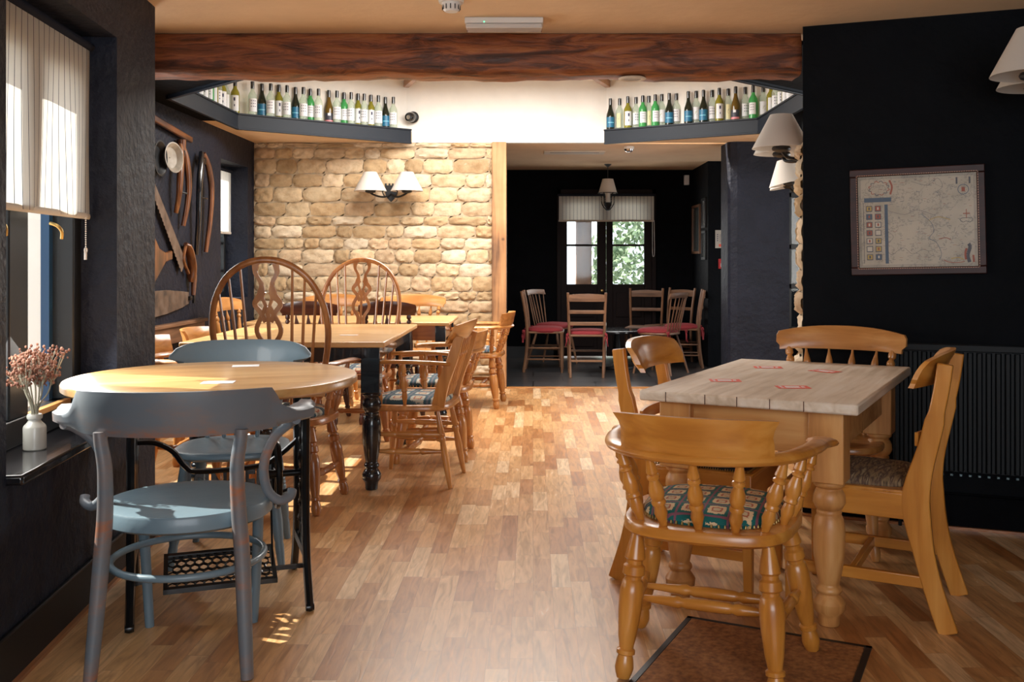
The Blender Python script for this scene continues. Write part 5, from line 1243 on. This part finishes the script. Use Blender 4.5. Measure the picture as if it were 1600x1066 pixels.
# ------------------------------------------------------------------ old tools on the left wall; t runs along the wall, z is height
XW = TX+.012
m = MB(); m.bar((XW+.03, 6.45, 2.175), (XW+.02, 7.36, 2.105), .03, .045)
tag(m.build('wooden_bar', ORANGEW['y'], bevel=.008), 'long brown wooden bar hung high on the tool wall', 'tool')
def disc(name, label, c, r, mat, tiltv):
    m = MB(); d = Vector(tiltv).normalized(); c = Vector(c); m.lathe(c, c+d*.045, [(0, r*.55), (.3, r*.8), (.9, r), (1, r*1.04), (1.02, r*.96), (.9, r*.9), (.35, r*.7), (.15, r*.05)], 28, cap=False)
    return tag(m.build(name, mat), label, 'pan')
disc('tin_pan', 'round pale tin pan hanging on the tool wall', (XW+.035, 6.87, 1.92), .105, ZINC, (1, -.25, .05))
disc('dark_pan', 'dark round pan half hidden behind the pale tin pan', (XW, 6.70, 1.90), .12, BLACK, (1, 0, 0))
def hames(name, label, yc, ztop, zl, zr, spread, mats, metal):
    t = thing(name, label, 'harness')
    for s, zb in ((-1, zl), (1, zr)):
        P = cr([(XW+.03, yc+s*.02, ztop), (XW+.05, yc+s*spread*.62, ztop-.10), (XW+.055, yc+s*spread, ztop-.28), (XW+.045, yc+s*spread*.95, (ztop-.28+zb)/2), (XW+.02, yc+s*spread*.80, zb)], 7)
        r = [(.032*(1-.8*abs(i/len(P)-.35)), .024*(1-.5*abs(i/len(P)-.35))) for i in range(len(P))]
        MB().tube(P, r, 10, up=(1, 0, 0)).build('wooden_side', mats[0 if s < 0 else 1], t)
    a = MB(); a.tube(cr([(XW+.06, yc-spread, ztop-.35), (XW+.09, yc-spread*.5, ztop-.36), (XW+.06, yc, ztop-.35)], 4), .006, 6); a.tube([(XW+.05, yc+spread+.02*math.cos(k*PI/6), ztop-.32+.03*math.sin(k*PI/6)) for k in range(12)], .005, 6, up=(1, 0, 0), closed=True)
    a.lathe((XW+.02, yc, ztop-.06), (XW+.055, yc, ztop-.06), [(0, .03), (1, .026)], 12); a.build('iron_fittings', metal, t); return t
hm = hames('horse_hames', 'shorter brown wooden horse hames hung beside the tin pan', 7.12, 2.04, 1.54, 1.45, .09, (ORANGEW['z'], ORANGEW['z']), BLACK)
MB().lathe((XW+.03, 7.13, 2.0), (XW+.03, 7.13, 2.08), [(0, .03), (1, .034)], 14).build('leather_cap', ORANGEW['z'], hm)
hames('horse_hames', 'longer black and brown horse hames nearest the small window', 7.58, 2.03, 1.24, 1.26, .14, (BLACKGLOSS, ORANGEW['z']), IRON)
t = thing('crosscut_saw', 'large rusty saw hung diagonally on the tool wall with wooden handle', 'saw')
m = MB(); a_, b_ = Vector((XW+.015, 6.38, 1.95)), Vector((XW+.015, 7.22, 1.16)); d = (b_-a_).normalized(); nn = Vector((0, -d.z, d.y))
up = []; lo_ = []; n = 60
for i in range(n+1):
    p = a_+(b_-a_)*i/n; w = .05+.065*i/n; up.append(p-nn*w*-.4); lo_.append(p+nn*(-w*.6)-(nn*(.012 if i % 2 else 0)))
m.prism(up+lo_[::-1], (.003, 0, 0)); m.build('blade', RUST, t, smooth=0)
m = MB(); P = cr([(XW+.02, 7.24, 1.32), (XW+.03, 7.30, 1.26), (XW+.03, 7.36, 1.14), (XW+.02, 7.36, 1.03)], 5); m.tube(P, [(.016, .016), (.018, .018)]+[(.02, .035)]*(len(P)-4)+[(.02, .024), (.016, .016)], 10, up=(1, 0, 0)); m.tube(cr([(XW+.02, 7.24, 1.30), (XW+.02, 7.20, 1.20), (XW+.02, 7.30, 1.10)], 5), .014, 8, up=(1, 0, 0)); m.build('handle', ORANGEW['z'], t)
m = MB(); m.prism([(XW, y, z) for y, z in ((6.55, 1.33), (6.63, 1.36), (6.72, 1.28), (6.84, 1.25), (6.96, 1.265), (6.96, 1.20), (6.84, 1.185), (6.72, 1.10), (6.60, 1.02), (6.55, 1.02))], (.03, 0, 0))
tag(m.build('tool_handle', ORANGEW['z'], bevel=.008), 'forked orange-brown wooden tool handle below the diagonal saw', 'tool')
t = thing('pruning_saw', 'dark wide-bladed saw with upright handle low on the tool wall', 'saw')
m = MB(); m.prism([(XW, y, z) for y, z in ((6.40, .84), (6.40, .985), (6.9, .985), (7.22, .965), (7.34, .955), (7.34, .87), (7.2, .845), (6.9, .815), (6.6, .80))], (.012, 0, 0)); m.build('blade', RUST, t, bevel=.002)
MB().lathe((XW+.03, 7.40, 1.10), (XW+.03, 7.38, .93), [(0, .016), (.1, .020), (.6, .019), (1, .016)], 12).build('handle', ORANGEW['z'], t)
m = MB(); m.bar((XW+.02, 7.32, .91), (XW+.02, 7.42, .91), .02, .03); m.bar((XW+.03, 7.385, .94), (XW+.03, 7.385, .87), .015, .015, up=(0, 1, 0)); m.build('tang', IRON, t)

# ------------------------------------------------------------------ bottles on the ledge
def bottle_meshes():
    kinds = {}
    prof_b = [(0, .032), (.01, .0365), (.56, .0365), (.63, .034), (.69, .025), (.74, .0165), (.80, .0145), (.985, .0145), (1, .0145)]
    prof_s = [(0, .034), (.01, .0385), (.42, .0385), (.52, .035), (.62, .025), (.72, .017), (.80, .0145), (1, .0145)]
    def label(white, z0, z1, r, pat, a0=-1.25, a1=1.25):
        m = MB(); nc, nr = 22, 14
        for j in range(nr+1):
            for i in range(nc+1):
                an = -PI/2+a0+(a1-a0)*i/nc; m.v.append((r*math.cos(an), r*math.sin(an), z0+(z1-z0)*j/nr))
        for j in range(nr):
            for i in range(nc): q = j*(nc+1)+i; m.f.append((q, q+1, q+nc+2, q+nc+1)); m.m.append(pat(i, j))
        return m
    dots = lambda i, j: 1 if (j in (5, 8, 11) and i in (6, 7, 10, 11, 14, 15)) else 0
    castle = lambda i, j: 1 if (9 <= i <= 12 and 9 <= j <= 11) or (i in (10, 11) and j in (4, 5)) else 0
    blue = lambda i, j: 1 if (j == 6 and 4 <= i <= 17) else 0
    leafp = lambda i, j: 1 if (i, j) in ((9, 8), (10, 7), (11, 8), (12, 9), (8, 6), (12, 5)) else 0
    pink = lambda i, j: 1 if j < 3 else (2 if j > 9 and 8 <= i <= 13 else 0)
    LW = plain('label_white', (.74, .74, .76), .6); LB = plain('label_blue', (.015, .14, .26), .4); LK = plain('label_ink', (.03, .03, .08), .6); LC = plain('label_cyan', (.2, .55, .7), .5); LP = plain('label_pink', (.75, .25, .28), .5); LD = plain('label_charcoal', (.04, .04, .06), .5); LG = plain('label_leaf', (.35, .40, .15), .5); LY = plain('label_cream', (.72, .66, .38), .5)
    def make(nm, glass, prof, h, lab, labm, z0, z1, r, wide=1.25):
        b = MB().lathe((0, 0, 0), (0, 0, h), prof, 20); l = label(0, z0, z1, r, lab, -wide, wide); c = MB().lathe((0, 0, h*.80), (0, 0, h+.002), [(0, .0158), (.97, .0158), (1, .013)], 14)
        kinds[nm] = (b, glass, l, labm, c)
    make('clear', G_CLEAR, prof_b, .30, dots, [LW, LK], .045, .155, .0372, 1.2)
    make('cleary', G_CLEAR, prof_b, .30, leafp, [LY, LK], .03, .16, .0372, .55)
    make('leafy', G_CLEAR, prof_b, .305, leafp, [LW, LG], .05, .16, .0372, 1.15)
    make('olive', G_OLIVE, prof_b, .305, castle, [LW, LK], .035, .165, .0372, 1.05)
    make('green', G_GREEN, prof_b, .30, dots, [LW, LK], .05, .15, .0372, .95)
    make('dark', G_DARK, prof_s, .30, blue, [LB, LC], .03, .125, .0392, 1.3)
    make('brown', G_BROWN, prof_s, .305, pink, [LD, LP, LW], .02, .10, .0392, 1.2)
    return kinds
KD = bottle_meshes(); PROTO = {}
WORDS = {'clear': 'clear glass bottle with dotted white label', 'cleary': 'clear bottle with narrow yellow label', 'leafy': 'clear bottle with leaf-printed white label', 'olive': 'olive glass bottle with white label', 'green': 'bright green bottle with dotted white label', 'dark': 'dark bottle with blue label', 'brown': 'brown bottle with pink and black label'}
ORD = ['first', 'second', 'third', 'fourth', 'fifth', 'sixth', 'seventh', 'eighth', 'ninth', 'tenth', 'eleventh', 'twelfth', 'thirteenth', 'fourteenth', 'fifteenth', 'sixteenth', 'seventeenth', 'eighteenth', 'nineteenth', 'twentieth', 'twenty-first', 'twenty-second', 'twenty-third', 'twenty-fourth', 'twenty-fifth', 'twenty-sixth', 'twenty-seventh', 'twenty-eighth']
def place_bottle(kind, x, y, label, group, rnd=random.Random(77)):
    z = ZC+.101; th = math.atan2(x, y)*-1+rnd.uniform(-.35, .35)
    if kind not in PROTO:
        b, g, l, lm, c = KD[kind]; t = thing('wine_bottle', label, 'bottle', (x, y, z), th, group)
        b.build('glass_body', g, t); l.build('label', lm, t, smooth=60); c.build('capsule', BLACKGLOSS, t); PROTO[kind] = t
    else: copy_thing(PROTO[kind], (x, y, z), th, label, group)
def on_line(u, ax, ay, bx, by):
    """point of the segment seen at picture column u"""
    r = (u-VX)/F; k = (r*ay-ax)/((bx-ax)-r*(by-ay)); return ax+(bx-ax)*k, ay+(by-ay)*k
def row(us, kinds, scale, off, a, b, where, end, rev=False):
    n = len(us)
    for i, (u, kd) in enumerate(zip(us, kinds)):
        o_ = (.024 if i % 2 else -.022)*(-1 if a[0] > 0 else 1)
        nx, ny = (-.6*o_, .8*o_) if a[0] < 0 else (-.5*o_, -.85*o_)
        x, y = on_line(off+u*scale, a[0]+nx, a[1]+ny, b[0]+nx, b[1]+ny); q = n-1-i if rev else i
        place_bottle(kd, x, y, WORDS[kd]+', '+ORD[q]+' '+end, where)
row([612, 667, 718, 765, 813, 862, 908, 948, 996, 1056, 1103, 1144, 1186, 1226, 1262, 1301, 1344, 1385, 1431],
    ['clear', 'dark', 'clear', 'olive', 'clear', 'dark', 'clear', 'green', 'clear', 'brown', 'clear', 'green', 'clear', 'olive', 'clear', 'olive', 'clear', 'dark', 'clear'],
    .26875, 230, (-2.50, 8.13), (-1.17, 9.09), 'bottles along the slanting left ledge', 'right of the left ledge corner')
ysl = [8.10, 8.00, 7.91, 7.80, 7.70, 7.60, 7.48, 7.37, 7.25, 7.12]
for i, (y, kd) in enumerate(zip(ysl, ['olive', 'clear', 'olive', 'clear', 'olive', 'green', 'clear', 'leafy', 'dark', 'clear'])):
    place_bottle(kd, -2.482 if i == 0 else -2.53, y, WORDS[kd]+', '+ORD[i]+' before the left ledge corner', 'bottles along the left side ledge')
row([112, 180, 240, 300, 350, 395, 442, 490, 545, 597, 685, 743, 797, 860, 913, 978, 1033, 1103, 1162, 1235],
    ['dark', 'cleary', 'olive', 'clear', 'green', 'cleary', 'green', 'leafy', 'dark', 'clear', 'dark', 'leafy', 'dark', 'clear', 'olive', 'cleary', 'brown', 'clear', 'green', 'leafy'],
    .2125, 930, (.72, 9.09), (1.98, 8.36), 'bottles along the slanting right ledge', 'from the left end of the right ledge')
for i, (y, kd) in enumerate(zip([8.22, 8.05, 7.88, 7.72, 7.58], ['olive', 'clear', 'clear', 'olive', 'leafy'])):
    place_bottle(kd, 2.01, y, WORDS[kd]+', '+ORD[i]+' past the right ledge corner', 'bottles along the right side ledge')
